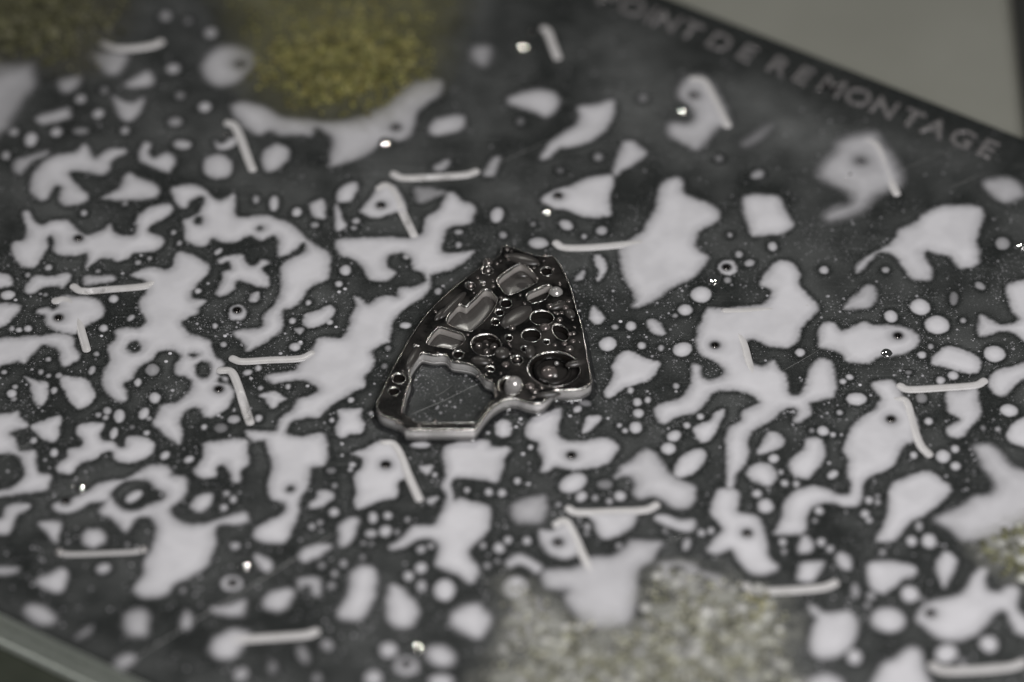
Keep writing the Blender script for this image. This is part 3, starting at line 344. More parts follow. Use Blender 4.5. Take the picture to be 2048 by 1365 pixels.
["flying bird shaped puddle with a hole in the near right corner",7.25,1.0,[[891,-608],[910,-605],[903,-637],[908,-659],[927,-665],[940,-652],[960,-650],[968,-665],[958,-703],[980,-740],[987,-771],[956,-769],[945,-744],[936,-715],[922,-713],[898,-744],[870,-775],[836,-787],[808,-781],[779,-752],[764,-734],[775,-706],[800,-687],[844,-675],[866,-652],[880,-624]],[]],
["tall triangular puddle cut by the bottom right frame edge",8.7,1.0,[[755,-802],[769,-814],[773,-851],[780,-930],[672,-930],[692,-849],[718,-830],[738,-812]],[]],
["round puddle cut by the bottom edge right of the lichen",8.7,1.0,[[622,-901],[617,-917],[602,-929],[584,-934],[565,-929],[552,-917],[548,-901],[553,-885],[568,-873],[587,-868],[605,-873],[618,-885]],[]],
["teardrop puddle hanging point down in the lower right",5.8,1.0,[[833,-563],[852,-580],[848,-605],[832,-637],[823,-656],[818,-637],[811,-605],[816,-580]],[]],
["kidney shaped puddle left of the hanging teardrop puddle",5.8,1.0,[[681,-595],[706,-586],[744,-589],[769,-599],[771,-618],[751,-631],[728,-652],[708,-669],[689,-659],[679,-633]],[]],
["slanted block puddle resting on the near right bar groove",5.8,1.0,[[547,-612],[557,-589],[595,-588],[589,-614],[576,-637],[555,-638],[545,-631]],[]],
["tilted oval puddle right of the slanted block puddle",5.8,1.0,[[647,-606],[640,-609],[632,-605],[625,-597],[621,-585],[621,-574],[625,-566],[632,-564],[639,-567],[646,-576],[650,-588],[650,-599]],[]],
["wing shaped puddle with a hole at its left beside glittering pins",5.8,1.0,[[-889,-443],[-876,-432],[-857,-428],[-829,-411],[-806,-387],[-777,-377],[-755,-378],[-762,-388],[-778,-408],[-784,-428],[-798,-434],[-817,-438],[-836,-451],[-854,-462],[-879,-459]],[]],
["large elephant shaped puddle ringing a dark island in lower left",7.25,1,[[-753,-375],[-730,-358],[-706,-338],[-677,-338],[-665,-352],[-661,-365],[-634,-373],[-633,-404],[-641,-430],[-657,-443],[-661,-458],[-646,-480],[-614,-493],[-578,-484],[-531,-464],[-514,-464],[-510,-484],[-529,-493],[-567,-493],[-572,-516],[-569,-538],[-577,-576],[-587,-605],[-619,-631],[-645,-646],[-658,-671],[-698,-680],[-718,-662],[-717,-646],[-704,-618],[-703,-582],[-690,-551],[-686,-506],[-694,-477],[-712,-471],[-728,-480],[-739,-506],[-745,-513],[-756,-496],[-776,-473],[-796,-464],[-793,-443],[-784,-428],[-778,-408],[-770,-386]],[[[-780,-408],[-768,-387],[-743,-377],[-714,-375],[-693,-396],[-673,-409],[-675,-425],[-701,-441],[-724,-456],[-753,-454],[-771,-434]]]],
["bridge shaped puddle with two legs left of the branching puddle's foot",5.8,1.0,[[-602,-279],[-577,-272],[-524,-268],[-518,-295],[-514,-332],[-530,-354],[-529,-381],[-543,-384],[-549,-358],[-563,-334],[-574,-341],[-578,-365],[-600,-371],[-621,-354],[-609,-332],[-603,-305]],[]],
["rounded puddle right of the dark island in the lower left",5.8,1.0,[[-623,-441],[-610,-421],[-596,-413],[-582,-417],[-583,-438],[-596,-456],[-608,-460],[-620,-451]],[]],
["narrow bent puddle at the left frame edge below the wing",5.8,0.95,[[-979,-447],[-956,-438],[-933,-441],[-940,-456],[-956,-467],[-964,-503],[-971,-518],[-1000,-513],[-1003,-482],[-985,-475]],[]],
["small wedge puddle above the left end of the lower left groove",7.25,1.0,[[-913,-490],[-887,-484],[-870,-490],[-873,-518],[-876,-538],[-889,-522]],[]],
["round white puddle above the lower left bar groove",7.25,1.0,[[-781,-527],[-783,-539],[-791,-547],[-803,-551],[-814,-547],[-823,-539],[-827,-527],[-825,-516],[-817,-507],[-805,-504],[-794,-507],[-785,-516]],[]],
["leaf shaped puddle below the left end of the lower left groove",7.25,0.95,[[-908,-637],[-883,-618],[-860,-605],[-849,-621],[-858,-665],[-885,-659]],[]],
["faint strip at the left frame edge above the plate's near rim",7.25,0.75,[[-998,-605],[-946,-602],[-952,-618],[-997,-621]],[]],
["oval puddle nearest the plate's glassy left rim",11.6,0.85,[[-924,-713],[-911,-696],[-886,-703],[-866,-728],[-869,-744],[-898,-744]],[]],
["hazy drop puddle below the elephant shaped puddle",11.6,0.8,[[-733,-734],[-723,-713],[-699,-709],[-689,-728],[-691,-769],[-712,-775],[-729,-762]],[]],
["small spindle puddle on the long scratch in the lower left",8.7,0.85,[[-620,-713],[-608,-725],[-607,-750],[-618,-759],[-626,-744]],[]],
["boat shaped puddle just below the ringed hole in the lower left",8.7,0.9,[[-573,-703],[-545,-700],[-508,-684],[-507,-706],[-513,-725],[-549,-721],[-568,-713]],[]],
["faint slanting puddle next to the plate's glassy rim",8.7,0.6,[[-824,-781],[-807,-759],[-793,-752],[-801,-771]],[]],
["hazy puddle where the long scratch ends near the glassy rim",10.15,0.8,[[-745,-842],[-728,-820],[-709,-824],[-715,-845],[-731,-857]],[]],
["paddle shaped puddle at the left end of the bottom bar groove",8.7,1.0,[[-569,-806],[-556,-777],[-531,-759],[-509,-761],[-495,-767],[-502,-786],[-516,-820],[-535,-833],[-556,-827]],[]],
["egg shaped puddle left of the small hook shaped one",8.7,1.0,[[-472,-684],[-459,-665],[-435,-657],[-414,-662],[-424,-694],[-443,-713],[-465,-706]],[]],
["small square hook puddle open at the bottom in the lower left",7.25,0.85,[[-410,-633],[-389,-626],[-367,-631],[-363,-656],[-368,-677],[-381,-669],[-383,-652],[-396,-646],[-404,-661],[-409,-651]],[]],
["flat lens puddle where the long scratch meets the lower middle",7.25,1.0,[[-409,-570],[-394,-551],[-367,-542],[-348,-548],[-360,-567],[-383,-582],[-399,-589]],[]],
["slanting wedge puddle right of two glittering lower pins",7.25,1.0,[[-493,-567],[-474,-576],[-459,-593],[-461,-612],[-475,-612],[-488,-595]],[]],
["narrow upright puddle left of a tight droplet cluster below the bridge",7.25,1.0,[[-333,-493],[-309,-473],[-296,-480],[-299,-496],[-308,-535],[-322,-551],[-331,-544],[-334,-512]],[]],
["long bone shaped puddle standing upright in the lower middle",8.7,1.0,[[-308,-618],[-289,-599],[-268,-602],[-258,-624],[-262,-675],[-279,-725],[-300,-737],[-327,-728],[-329,-713],[-314,-677],[-310,-650]],[]],
["upright egg puddle right of the long bone shaped puddle",8.7,1.0,[[-235,-656],[-224,-646],[-205,-662],[-182,-694],[-177,-719],[-191,-750],[-213,-756],[-234,-737],[-239,-700]],[]],
["five sided puddle right of the upright egg puddle",10.15,1.0,[[-118,-731],[-102,-706],[-68,-694],[-52,-709],[-38,-734],[-52,-769],[-63,-782],[-87,-771],[-111,-752]],[]],
["slanted oval puddle beside the lowest glittering pin",10.15,1.0,[[-109,-837],[-116,-847],[-128,-850],[-141,-847],[-153,-837],[-160,-824],[-160,-811],[-153,-801],[-141,-798],[-128,-801],[-116,-811],[-109,-824]],[]],
["ring puddle round the lowest hole in the bottom middle",8.7,0.95,[[-175,-849],[-178,-860],[-186,-869],[-198,-872],[-209,-869],[-217,-860],[-221,-849],[-218,-837],[-210,-828],[-198,-825],[-187,-828],[-179,-837]],[]],
["ring puddle round the hole below two glittering lower pins",5.8,1.0,[[-513,-643],[-515,-653],[-523,-660],[-533,-662],[-544,-660],[-552,-653],[-555,-643],[-552,-634],[-545,-627],[-535,-624],[-524,-627],[-516,-634]],[]],
["ring puddle round the hole right of the bear shaped puddle",4.35,1.0,[[456,207],[453,196],[446,188],[437,185],[428,188],[421,196],[419,207],[422,217],[429,225],[438,228],[447,225],[454,217]],[]]]
DROP = [["rounded milky droplet, leftmost of four, on the dark strip between both far mosses",[-741.6,966.2,15.3,12.0,1.57,0.55]],
["rounded milky droplet, second from left, on the dark strip between both far mosses",[-717.4,800.9,15.3,14.0,1.57,0.7]],
["faint small milky droplet, third from left, on the dark strip between both far mosses",[-692.7,950.3,11.1,8.0,1.57,0.35]],
["rounded milky droplet, rightmost of four, on the dark strip between both far mosses",[-642.9,912.3,16.7,14.0,1.57,0.6]],
["rounded milky droplet, leftmost of four, left of the olive moss mound's long puddle",[-705.1,636.3,15.0,13.9,0.0,0.5]],
["faint small milky droplet, second from left, left of the olive moss mound's long puddle",[-698.6,717.4,11.1,10.0,1.57,0.4]],
["larger milky droplet, third from left, left of the olive moss mound's long puddle",[-686.2,568.1,19.1,13.8,-0.19,0.75]],
["rounded milky droplet, rightmost of four, left of the olive moss mound's long puddle",[-644.4,682.1,15.3,13.0,1.57,0.85]],
["rounded milky droplet, leftmost of four, around the cup shaped puddle",[-907.2,706.6,13.9,11.0,1.57,0.65]],
["rounded milky droplet, second from left, around the cup shaped puddle",[-866.7,662.2,14.4,11.5,1.3,0.75]],
["faint small milky droplet, third from left, around the cup shaped puddle",[-858.3,732.8,11.1,9.0,1.57,0.35]],
["small milky droplet, rightmost of four, around the cup shaped puddle",[-808.3,610.5,11.1,9.0,1.57,0.7]],
["small milky droplet, leftmost of five, under the short level bar puddle at far left",[-1051.3,535.1,12.5,9.0,1.57,0.6]],
["small milky droplet, second from left, under the short level bar puddle at far left",[-1039.8,605.9,12.5,10.0,1.57,0.6]],
["rounded milky droplet, third from left, under the short level bar puddle at far left",[-1002.7,583.2,20.8,13.0,1.57,0.85]],
["rounded milky droplet, fourth from left, under the short level bar puddle at far left",[-951.1,605.9,13.9,12.0,1.57,0.75]],
["faint larger milky droplet, rightmost of five, under the short level bar puddle at far left",[-900.1,608.9,16.0,11.1,0.0,0.4]],
["faint rounded milky droplet, left of two, sunk among the far left moss",[-942.2,907.5,12.5,11.0,1.57,0.45]],
["faint rounded milky droplet, right of two, sunk among the far left moss",[-863.2,923.4,12.5,11.0,1.57,0.4]],
["tiny milky droplet, leftmost of four, under the dark bay left of the rounded square puddle",[-527.0,404.2,11.1,6.0,1.57,0.7]],
["small milky droplet, second from left, under the dark bay left of the rounded square puddle",[-489.6,392.5,22.2,9.0,1.57,1]],
["small milky droplet, third from left, under the dark bay left of the rounded square puddle",[-441.5,367.5,12.7,9.8,1.44,1]],
["small milky droplet, rightmost of four, under the dark bay left of the rounded square puddle",[-403.4,329.5,8.3,8.0,1.57,0.6]],
["tiny milky droplet, left of two, in the gap around the tooth shaped puddle",[-323.4,320.8,6.0,5.6,0.0,0.6]],
["small milky droplet, right of two, in the gap around the tooth shaped puddle",[-319.7,341.2,8.3,8.0,1.57,0.8]],
["small milky droplet, left of two, in the neck beside the great branching puddle",[-350.0,159.6,8.3,7.0,1.57,1]],
["rounded milky droplet, right of two, in the neck beside the great branching puddle",[-337.8,198.1,14.1,10.8,-1.45,1]],
["tiny milky droplet, leftmost of three, along the inside of the great branching puddle",[-440.8,55.1,8.3,6.0,1.57,1]],
["tiny milky droplet, second from left, along the inside of the great branching puddle",[-410.2,107.2,6.9,5.0,1.57,1]],
["tiny milky droplet, rightmost of three, along the inside of the great branching puddle",[-366.4,52.3,6.9,6.0,1.57,1]],
["tiny milky droplet, leftmost of five, on the watch bridge's dark left margin",[-276.9,-199.3,6.9,5.0,1.57,1]],
["faint tiny milky droplet, second from left, on the watch bridge's dark left margin",[-253.7,-69.8,8.3,6.0,1.57,0.4]],
["faint tiny milky droplet, third from left, on the watch bridge's dark left margin",[-247.6,-20.1,6.9,6.0,1.57,0.45]],
["rounded milky droplet, fourth from left, on the watch bridge's dark left margin",[-213.7,42.5,11.0,8.3,0.0,1]],
["small milky droplet, rightmost of five, on the watch bridge's dark left margin",[-148.5,138.3,9.7,7.0,1.57,0.7]],
["tiny milky droplet, leftmost of four, in the square dark notch above the watch bridge",[-215.6,236.9,6.9,6.0,1.57,0.8]],
["tiny milky droplet, second from left, in the square dark notch above the watch bridge",[-109.1,271.5,8.3,6.0,1.57,0.7]],
["small milky droplet, third from left, in the square dark notch above the watch bridge",[-108.4,309.1,9.0,6.9,0.0,0.7]],
["small milky droplet, rightmost of four, in the square dark notch above the watch bridge",[-18.4,300.4,9.7,8.0,1.57,0.6]],
["rounded milky droplet right of the dark notch above the watch bridge",[-30.8,358.7,21.9,13.2,1.44,0.9]],
["faint tiny milky droplet, leftmost of four, below the arrowhead puddle",[43.0,332.4,6.9,5.0,1.57,0.4]],
["rounded milky droplet, second from left, below the arrowhead puddle",[111.6,329.5,16.1,12.1,-1.0,0.85]],
["tiny milky droplet, third from left, below the arrowhead puddle",[147.1,296.1,6.9,5.0,1.57,0.8]],
["rounded milky droplet, rightmost of four, below the arrowhead puddle",[183.1,313.5,12.5,11.0,1.57,0.75]],
["larger milky droplet at the top corner of the watch bridge",[54.1,277.2,20.0,15.3,0.0,0.8]],
["faint small milky droplet left of the boomerang puddle",[17.8,637.8,11.1,8.0,1.57,0.3]],
["faint small milky droplet, leftmost of five, below the lettering between hooded and shirt puddles",[99.4,490.2,7.0,6.9,0.0,0.3]],
["small milky droplet, second from left, below the lettering between hooded and shirt puddles",[178.6,530.6,11.1,9.0,1.57,0.5]],
["faint small milky droplet, third from left, below the lettering between hooded and shirt puddles",[275.5,709.7,11.1,10.0,1.57,0.35]],
["faint small milky droplet, fourth from left, below the lettering between hooded and shirt puddles",[429.8,526.1,9.7,9.0,1.57,0.35]],
["rounded milky droplet, rightmost of five, below the lettering between hooded and shirt puddles",[508.0,478.3,15.3,11.4,0.78,0.6]],
["small milky droplet, leftmost of five, at the right of the bear shaped puddle",[436.3,171.0,8.3,7.0,1.57,0.6]],
["tiny milky droplet, second from left, at the right of the bear shaped puddle",[445.5,300.4,6.9,5.0,1.57,0.7]],
["small milky droplet, third from left, at the right of the bear shaped puddle",[462.0,244.0,9.7,7.0,1.57,0.7]],
["small milky droplet, fourth from left, at the right of the bear shaped puddle",[482.6,219.6,10.5,9.3,0.77,0.75]],
["small milky droplet, rightmost of five, at the right of the bear shaped puddle",[531.1,267.1,12.5,9.0,1.57,0.9]],
["tiny milky droplet, leftmost of three, on the grainy patch above the ringed hole puddle",[327.7,70.6,5.6,5.0,1.57,0.6]],
["rounded milky droplet, second from left, on the grainy patch above the ringed hole puddle",[348.2,86.0,15.3,14.0,1.57,1]],
["larger milky droplet, rightmost of three, on the grainy patch above the ringed hole puddle",[381.6,129.8,22.7,20.5,1.15,1]],
["tiny milky droplet, left of two, between watch bridge and greyish tilted oval",[206.6,38.3,6.9,6.0,1.57,0.7]],
["small milky droplet, right of two, between watch bridge and greyish tilted oval",[238.7,41.1,12.5,10.0,1.57,1]],
["larger milky droplet, leftmost of four, at the left of the vast hooked puddle's loop",[191.9,-9.0,19.7,16.8,1.36,1]],
["small milky droplet, second from left, at the left of the vast hooked puddle's loop",[258.8,-13.2,9.7,8.0,1.57,1]],
["tiny milky droplet, third from left, at the left of the vast hooked puddle's loop",[297.6,-20.1,8.3,6.0,1.57,0.8]],
["larger milky droplet, rightmost of four, at the left of the vast hooked puddle's loop",[340.4,-24.3,20.3,18.2,0.98,1]],
["tiny milky droplet, leftmost of seven, stacked under the goblet puddle near the bridge",[211.4,-231.7,5.6,5.0,1.57,1]],
["tiny milky droplet, second from left, stacked under the goblet puddle near the bridge",[222.0,-245.1,6.9,5.0,1.57,1]],
["tiny milky droplet, third from left, stacked under the goblet puddle near the bridge",[234.6,-136.9,8.3,6.0,1.57,1]],
["rounded milky droplet, fourth from left, stacked under the goblet puddle near the bridge",[242.8,-237.0,15.3,12.0,1.57,1]],
["small milky droplet, fifth from left, stacked under the goblet puddle near the bridge",[247.9,-168.2,11.1,8.0,1.57,1]],
["small milky droplet, sixth from left, stacked under the goblet puddle near the bridge",[249.3,-199.3,11.1,10.0,1.57,1]],
["tiny milky droplet, rightmost of seven, stacked under the goblet puddle near the bridge",[267.8,-162.8,8.3,6.0,1.57,1]],
["tiny milky droplet, leftmost of three, beside the lower arm of the vast hooked puddle",[325.0,-124.7,6.9,5.0,1.57,0.8]],
["small milky droplet, second from left, beside the lower arm of the vast hooked puddle",[344.1,-231.7,8.3,7.0,1.57,1]],
["small milky droplet, rightmost of three, beside the lower arm of the vast hooked puddle",[371.3,-207.4,8.3,7.0,1.57,1]],
["small milky droplet, left of two, right under the watch bridge's stepped corner",[129.2,-187.2,9.1,7.3,1.06,1]],
["faint rounded milky droplet, right of two, right under the watch bridge's stepped corner",[142.2,-169.6,14.6,9.3,-0.48,0.4]],
["rounded milky droplet, left of two, left of the large leaning oval",[306.3,-293.2,15.3,14.0,1.57,1]],
["rounded milky droplet, right of two, left of the large leaning oval",[317.9,-259.8,15.2,12.8,0.9,1]],
["tiny milky droplet, leftmost of seven, under the sole of the boot shaped puddle",[90.0,-440.7,6.9,6.0,1.57,0.6]],
["larger milky droplet, second from left, under the sole of the boot shaped puddle",[118.6,-384.5,30.7,21.5,0.76,1]],
["rounded milky droplet, third from left, under the sole of the boot shaped puddle",[134.8,-419.8,13.3,10.3,1.25,1]],
["tiny milky droplet, fourth from left, under the sole of the boot shaped puddle",[160.9,-423.8,8.3,6.0,1.57,0.7]],
["faint rounded milky droplet, fifth from left, under the sole of the boot shaped puddle",[180.8,-388.4,15.0,12.5,0.0,0.4]],
["tiny milky droplet, sixth from left, under the sole of the boot shaped puddle",[188.9,-431.6,8.3,6.0,1.57,0.8]],
["rounded milky droplet, rightmost of seven, under the sole of the boot shaped puddle",[209.4,-418.5,12.5,11.0,1.57,1]],
["tiny milky droplet, left of two, in the dark gap left of the boot shaped puddle",[10.7,-379.2,8.3,6.0,1.57,1]],
["tiny milky droplet, right of two, in the dark gap left of the boot shaped puddle",[36.2,-289.2,6.9,5.0,1.57,1]],
["tiny milky droplet, leftmost of three, between the two lobed puddle and the boot",[-87.4,-402.8,6.9,5.0,1.57,1]],
["small milky droplet, second from left, between the two lobed puddle and the boot",[-44.6,-408.1,9.7,7.0,1.57,1]],
["small milky droplet, rightmost of three, between the two lobed puddle and the boot",[-19.4,-410.7,9.7,8.0,1.57,1]],
["tiny milky droplet right of the slanted groove below the bridge",[-149.9,-363.4,6.9,5.0,1.57,1]],
["faint small milky droplet, leftmost of six, left of the slanted groove puddle below the bridge",[-352.8,-351.5,9.0,8.3,0.0,0.35]],
["tiny milky droplet, second from left, left of the slanted groove puddle below the bridge",[-354.3,-216.9,6.9,5.0,1.57,1]],
["tiny milky droplet, third from left, left of the slanted groove puddle below the bridge",[-344.9,-391.0,6.9,5.0,1.57,0.6]],
["tiny milky droplet, fourth from left, left of the slanted groove puddle below the bridge",[-314.8,-348.9,5.6,5.0,1.57,1]],
["tiny milky droplet, fifth from left, left of the slanted groove puddle below the bridge",[-318.2,-162.8,6.9,6.0,1.57,1]],
["small milky droplet, rightmost of six, left of the slanted groove puddle below the bridge",[-311.2,-337.0,7.0,6.9,0.0,1]],
["rounded milky droplet, leftmost of five, in the hooked puddle's grainy right hand field",[761.7,67.8,16.9,12.8,-1.48,1]],
["larger milky droplet, second from left, in the hooked puddle's grainy right hand field",[821.6,94.5,22.3,19.9,-1.4,1]],
["larger milky droplet, third from left, in the hooked puddle's grainy right hand field",[852.7,43.9,25.0,25.0,0.0,1]],
["tiny milky droplet, fourth from left, in the hooked puddle's grainy right hand field",[905.7,56.5,6.9,6.0,1.57,0.7]],
["small milky droplet, rightmost of five, in the hooked puddle's grainy right hand field",[946.5,153.9,11.7,8.3,-1.02,0.6]],
["small milky droplet, left of two, left of the polar bear shaped puddle's belly",[633.0,199.6,11.1,9.0,1.57,0.9]],
["small milky droplet, right of two, left of the polar bear shaped puddle's belly",[757.8,199.6,8.3,7.0,1.57,0.7]],
["faint small milky droplet, left of two, below the polar bear's hind leg",[890.6,118.5,19.3,8.0,1.47,0.4]],
["rounded milky droplet, right of two, below the polar bear's hind leg",[1000.6,275.8,18.1,15.0,1.57,0.55]],
["faint tiny milky droplet, leftmost of six, around the bean shaped puddle",[788.0,-87.7,6.0,5.6,0.0,0.4]],
["small milky droplet, second from left, around the bean shaped puddle",[816.7,-39.5,9.7,8.0,1.57,1]],
["tiny milky droplet, third from left, around the bean shaped puddle",[836.0,-16.0,6.9,5.0,1.57,0.7]],
["small milky droplet, fourth from left, around the bean shaped puddle",[850.2,-109.6,9.7,8.0,1.57,1]],
["small milky droplet, fifth from left, around the bean shaped puddle",[875.9,-95.9,11.1,10.0,1.57,1]],
["larger milky droplet, rightmost of six, around the bean shaped puddle",[962.4,-36.7,22.2,21.0,1.57,1]],
["small milky droplet, leftmost of three, between hooked puddle and fish shaped puddle",[574.6,-32.6,11.1,9.0,1.57,1]],
["tiny milky droplet, second from left, between hooked puddle and fish shaped puddle",[656.6,-112.4,6.9,6.0,1.57,1]],
["small milky droplet, rightmost of three, between hooked puddle and fish shaped puddle",[670.1,-100.1,7.4,6.6,-0.84,1]],
["faint tiny milky droplet, leftmost of three, right of the dripping groove puddle",[925.7,-238.4,6.9,5.0,1.57,0.4]],
["tiny milky droplet, second from left, right of the dripping groove puddle",[955.0,-241.1,6.9,6.0,1.57,0.7]],
["larger milky droplet, rightmost of three, right of the dripping groove puddle",[980.2,-191.2,17.4,16.3,-0.67,1]],
["tiny milky droplet, leftmost of five, left of the vase puddle's shoulder",[589.3,-245.1,5.6,5.0,1.57,0.5]],
["rounded milky droplet, second from left, left of the vase puddle's shoulder",[610.9,-246.4,12.5,11.0,1.57,1]],
["tiny milky droplet, third from left, left of the vase puddle's shoulder",[630.1,-255.8,5.6,5.0,1.57,1]],
["tiny milky droplet, fourth from left, left of the vase puddle's shoulder",[645.7,-196.6,6.9,6.0,1.57,0.8]],
["larger milky droplet, rightmost of five, left of the vase puddle's shoulder",[681.0,-160.1,20.0,16.7,0.0,1]],
["small milky droplet, leftmost of six, right of the vase puddle's slanted groove",[784.9,-310.5,8.3,7.0,1.57,1]],
["faint rounded milky droplet, second from left, right of the vase puddle's slanted groove",[809.6,-157.4,13.9,11.0,1.57,0.45]],
["small milky droplet, third from left, right of the vase puddle's slanted groove",[819.7,-219.6,9.7,8.0,1.57,1]],
["rounded milky droplet, fourth from left, right of the vase puddle's slanted groove",[842.3,-314.5,16.7,14.0,1.57,1]],
["small milky droplet, fifth from left, right of the vase puddle's slanted groove",[867.1,-294.5,9.7,8.0,1.57,1]],
["small milky droplet, rightmost of six, right of the vase puddle's slanted groove",[865.1,-339.7,11.1,10.0,1.57,1]],
["small milky droplet, leftmost of five, inside the bend of the vase puddle's foot",[510.9,-319.8,11.3,9.8,1.29,1]],
["tiny milky droplet, second from left, inside the bend of the vase puddle's foot",[524.1,-355.5,6.9,5.0,1.57,0.8]],
["small milky droplet, third from left, inside the bend of the vase puddle's foot",[529.8,-384.5,8.3,7.0,1.57,1]],
["tiny milky droplet, fourth from left, inside the bend of the vase puddle's foot",[553.0,-387.1,8.3,6.0,1.57,1]],
["rounded milky droplet, rightmost of five, inside the bend of the vase puddle's foot",[625.1,-362.1,12.7,8.4,0.93,1]],
["small milky droplet, leftmost of four, left of the vase puddle's curling foot",[475.4,-412.0,9.7,9.0,1.57,1]],
["rounded milky droplet, second from left, left of the vase puddle's curling foot",[490.6,-444.6,18.1,15.0,1.57,1]],
["tiny milky droplet, third from left, left of the vase puddle's curling foot",[584.8,-482.3,6.9,5.0,1.57,0.6]],
["small milky droplet, rightmost of four, left of the vase puddle's curling foot",[593.7,-456.3,9.7,8.0,1.57,1]],
["small milky droplet, leftmost of five, left of the large slanted diamond",[682.2,-465.4,9.7,8.0,1.57,1]],
["small milky droplet, second from left, left of the large slanted diamond",[691.8,-429.0,9.7,7.0,1.57,1]],
["tiny milky droplet, third from left, left of the large slanted diamond",[689.1,-481.0,6.9,6.0,1.57,1]],
["tiny milky droplet, fourth from left, left of the large slanted diamond",[708.0,-434.2,6.9,5.0,1.57,0.8]],
["tiny milky droplet, rightmost of five, left of the large slanted diamond",[708.8,-418.5,5.6,5.0,1.57,0.6]],
["small milky droplet, leftmost of four, below the curling foot of the vase puddle",[519.9,-537.7,9.7,7.0,1.57,1]],
["tiny milky droplet, second from left, below the curling foot of the vase puddle",[521.8,-562.1,6.9,5.0,1.57,0.7]],
["small milky droplet, third from left, below the curling foot of the vase puddle",[594.8,-537.7,9.7,7.0,1.57,1]],
["small milky droplet, rightmost of four, below the curling foot of the vase puddle",[610.4,-555.7,8.3,7.0,1.57,1]],
["tiny milky droplet, leftmost of four, left of the hanging teardrop",[710.7,-563.3,6.9,6.0,1.57,0.7]],
["small milky droplet, second from left, left of the hanging teardrop",[768.0,-535.1,12.5,10.0,1.57,1]],
["small milky droplet, third from left, left of the hanging teardrop",[784.7,-496.5,12.5,7.0,1.57,0.7]],
["rounded milky droplet, rightmost of four, left of the hanging teardrop",[801.6,-535.1,18.1,14.0,1.57,1]],
["small milky droplet, leftmost of five, below the kidney shaped puddle",[653.1,-661.1,19.4,8.0,1.57,0.6]],
["small milky droplet, second from left, below the kidney shaped puddle",[674.9,-698.8,9.7,7.0,1.57,0.5]],
["small milky droplet, third from left, below the kidney shaped puddle",[682.8,-674.9,9.7,9.0,1.57,0.7]],
["larger milky droplet, fourth from left, below the kidney shaped puddle",[757.3,-669.9,20.8,17.0,1.57,1]],
["faint tiny milky droplet, rightmost of five, below the kidney shaped puddle",[780.3,-683.7,8.3,6.0,1.57,0.4]],
["rounded milky droplet, leftmost of four, in front of the flying bird shaped puddle",[643.9,-826.5,18.1,14.0,1.57,1]],
["larger milky droplet, second from left, in front of the flying bird shaped puddle",[817.4,-817.9,24.7,19.8,0.99,1]],
["small milky droplet, third from left, in front of the flying bird shaped puddle",[846.2,-838.8,11.1,8.0,1.57,0.5]],
["larger milky droplet, rightmost of four, in front of the flying bird shaped puddle",[899.0,-794.5,20.8,17.0,1.57,1]],
["tiny milky droplet, leftmost of four, between goat puddle and short level puddle",[294.7,-509.4,6.9,5.0,1.57,0.5]],
["small milky droplet, second from left, between goat puddle and short level puddle",[335.2,-544.1,16.1,7.3,1.31,0.8]],
["small milky droplet, third from left, between goat puddle and short level puddle",[364.8,-514.6,8.3,7.0,1.57,1]],
["tiny milky droplet, rightmost of four, between goat puddle and short level puddle",[383.3,-508.1,8.3,6.0,1.57,1]],
["tiny milky droplet, leftmost of six, left of the groove beside the lichen",[-55.7,-546.7,8.3,6.0,1.57,0.8]],
["small milky droplet, second from left, left of the groove beside the lichen",[-47.8,-597.8,8.3,7.0,1.57,0.6]],
["tiny milky droplet, third from left, left of the groove beside the lichen",[-27.8,-586.3,6.9,5.0,1.57,0.5]],
["small milky droplet, fourth from left, left of the groove beside the lichen",[-25.0,-553.1,12.9,9.7,-1.41,1]],
["small milky droplet, fifth from left, left of the groove beside the lichen",[-7.7,-532.6,9.7,7.0,1.57,1]],
["small milky droplet, rightmost of six, left of the groove beside the lichen",[28.8,-533.9,9.7,8.0,1.57,1]],
["tiny milky droplet, leftmost of four, right of the groove beside the lichen",[130.3,-479.7,6.9,5.0,1.57,0.5]],
["tiny milky droplet, second from left, right of the groove beside the lichen",[143.4,-515.8,6.9,5.0,1.57,0.5]],
["tiny milky droplet, third from left, right of the groove beside the lichen",[145.5,-497.8,8.3,6.0,1.57,0.8]],
["tiny milky droplet, rightmost of four, right of the groove beside the lichen",[205.5,-546.7,6.9,6.0,1.57,0.7]],
["larger milky droplet at the left tip of the lichen",[6.7,-653.5,27.8,24.0,1.57,1]],
["small milky droplet, leftmost of four, right of the upright egg puddle",[-197.6,-624.4,11.1,9.0,1.57,1]],
["rounded milky droplet, second from left, right of the upright egg puddle",[-174.0,-604.1,13.9,11.0,1.57,1]],
["small milky droplet, third from left, right of the upright egg puddle",[-172.5,-649.7,15.3,9.0,1.57,0.8]],
["larger milky droplet, rightmost of four, right of the upright egg puddle",[-128.5,-659.8,27.8,20.0,1.57,1]],
["small milky droplet, left of two, under the thin tail of the two lobed puddle",[-174.7,-555.7,9.7,8.0,1.57,0.85]],
["tiny milky droplet, right of two, under the thin tail of the two lobed puddle",[-155.6,-548.0,6.9,6.0,1.57,0.8]],
["small milky droplet, leftmost of five, above the long bone shaped puddle",[-364.5,-597.8,8.3,7.0,1.57,0.5]],
["small milky droplet, second from left, above the long bone shaped puddle",[-344.0,-648.5,8.3,7.0,1.57,0.6]],
["tiny milky droplet, third from left, above the long bone shaped puddle",[-339.1,-618.1,8.3,6.0,1.57,0.8]],
["small milky droplet, fourth from left, above the long bone shaped puddle",[-322.5,-592.7,9.7,7.0,1.57,0.7]],
["tiny milky droplet, rightmost of five, above the long bone shaped puddle",[-286.5,-576.1,6.9,6.0,1.57,0.5]],
["tiny milky droplet, leftmost of eight, in the tight cluster below the bridge",[-285.4,-540.3,6.0,5.6,0.0,0.5]],
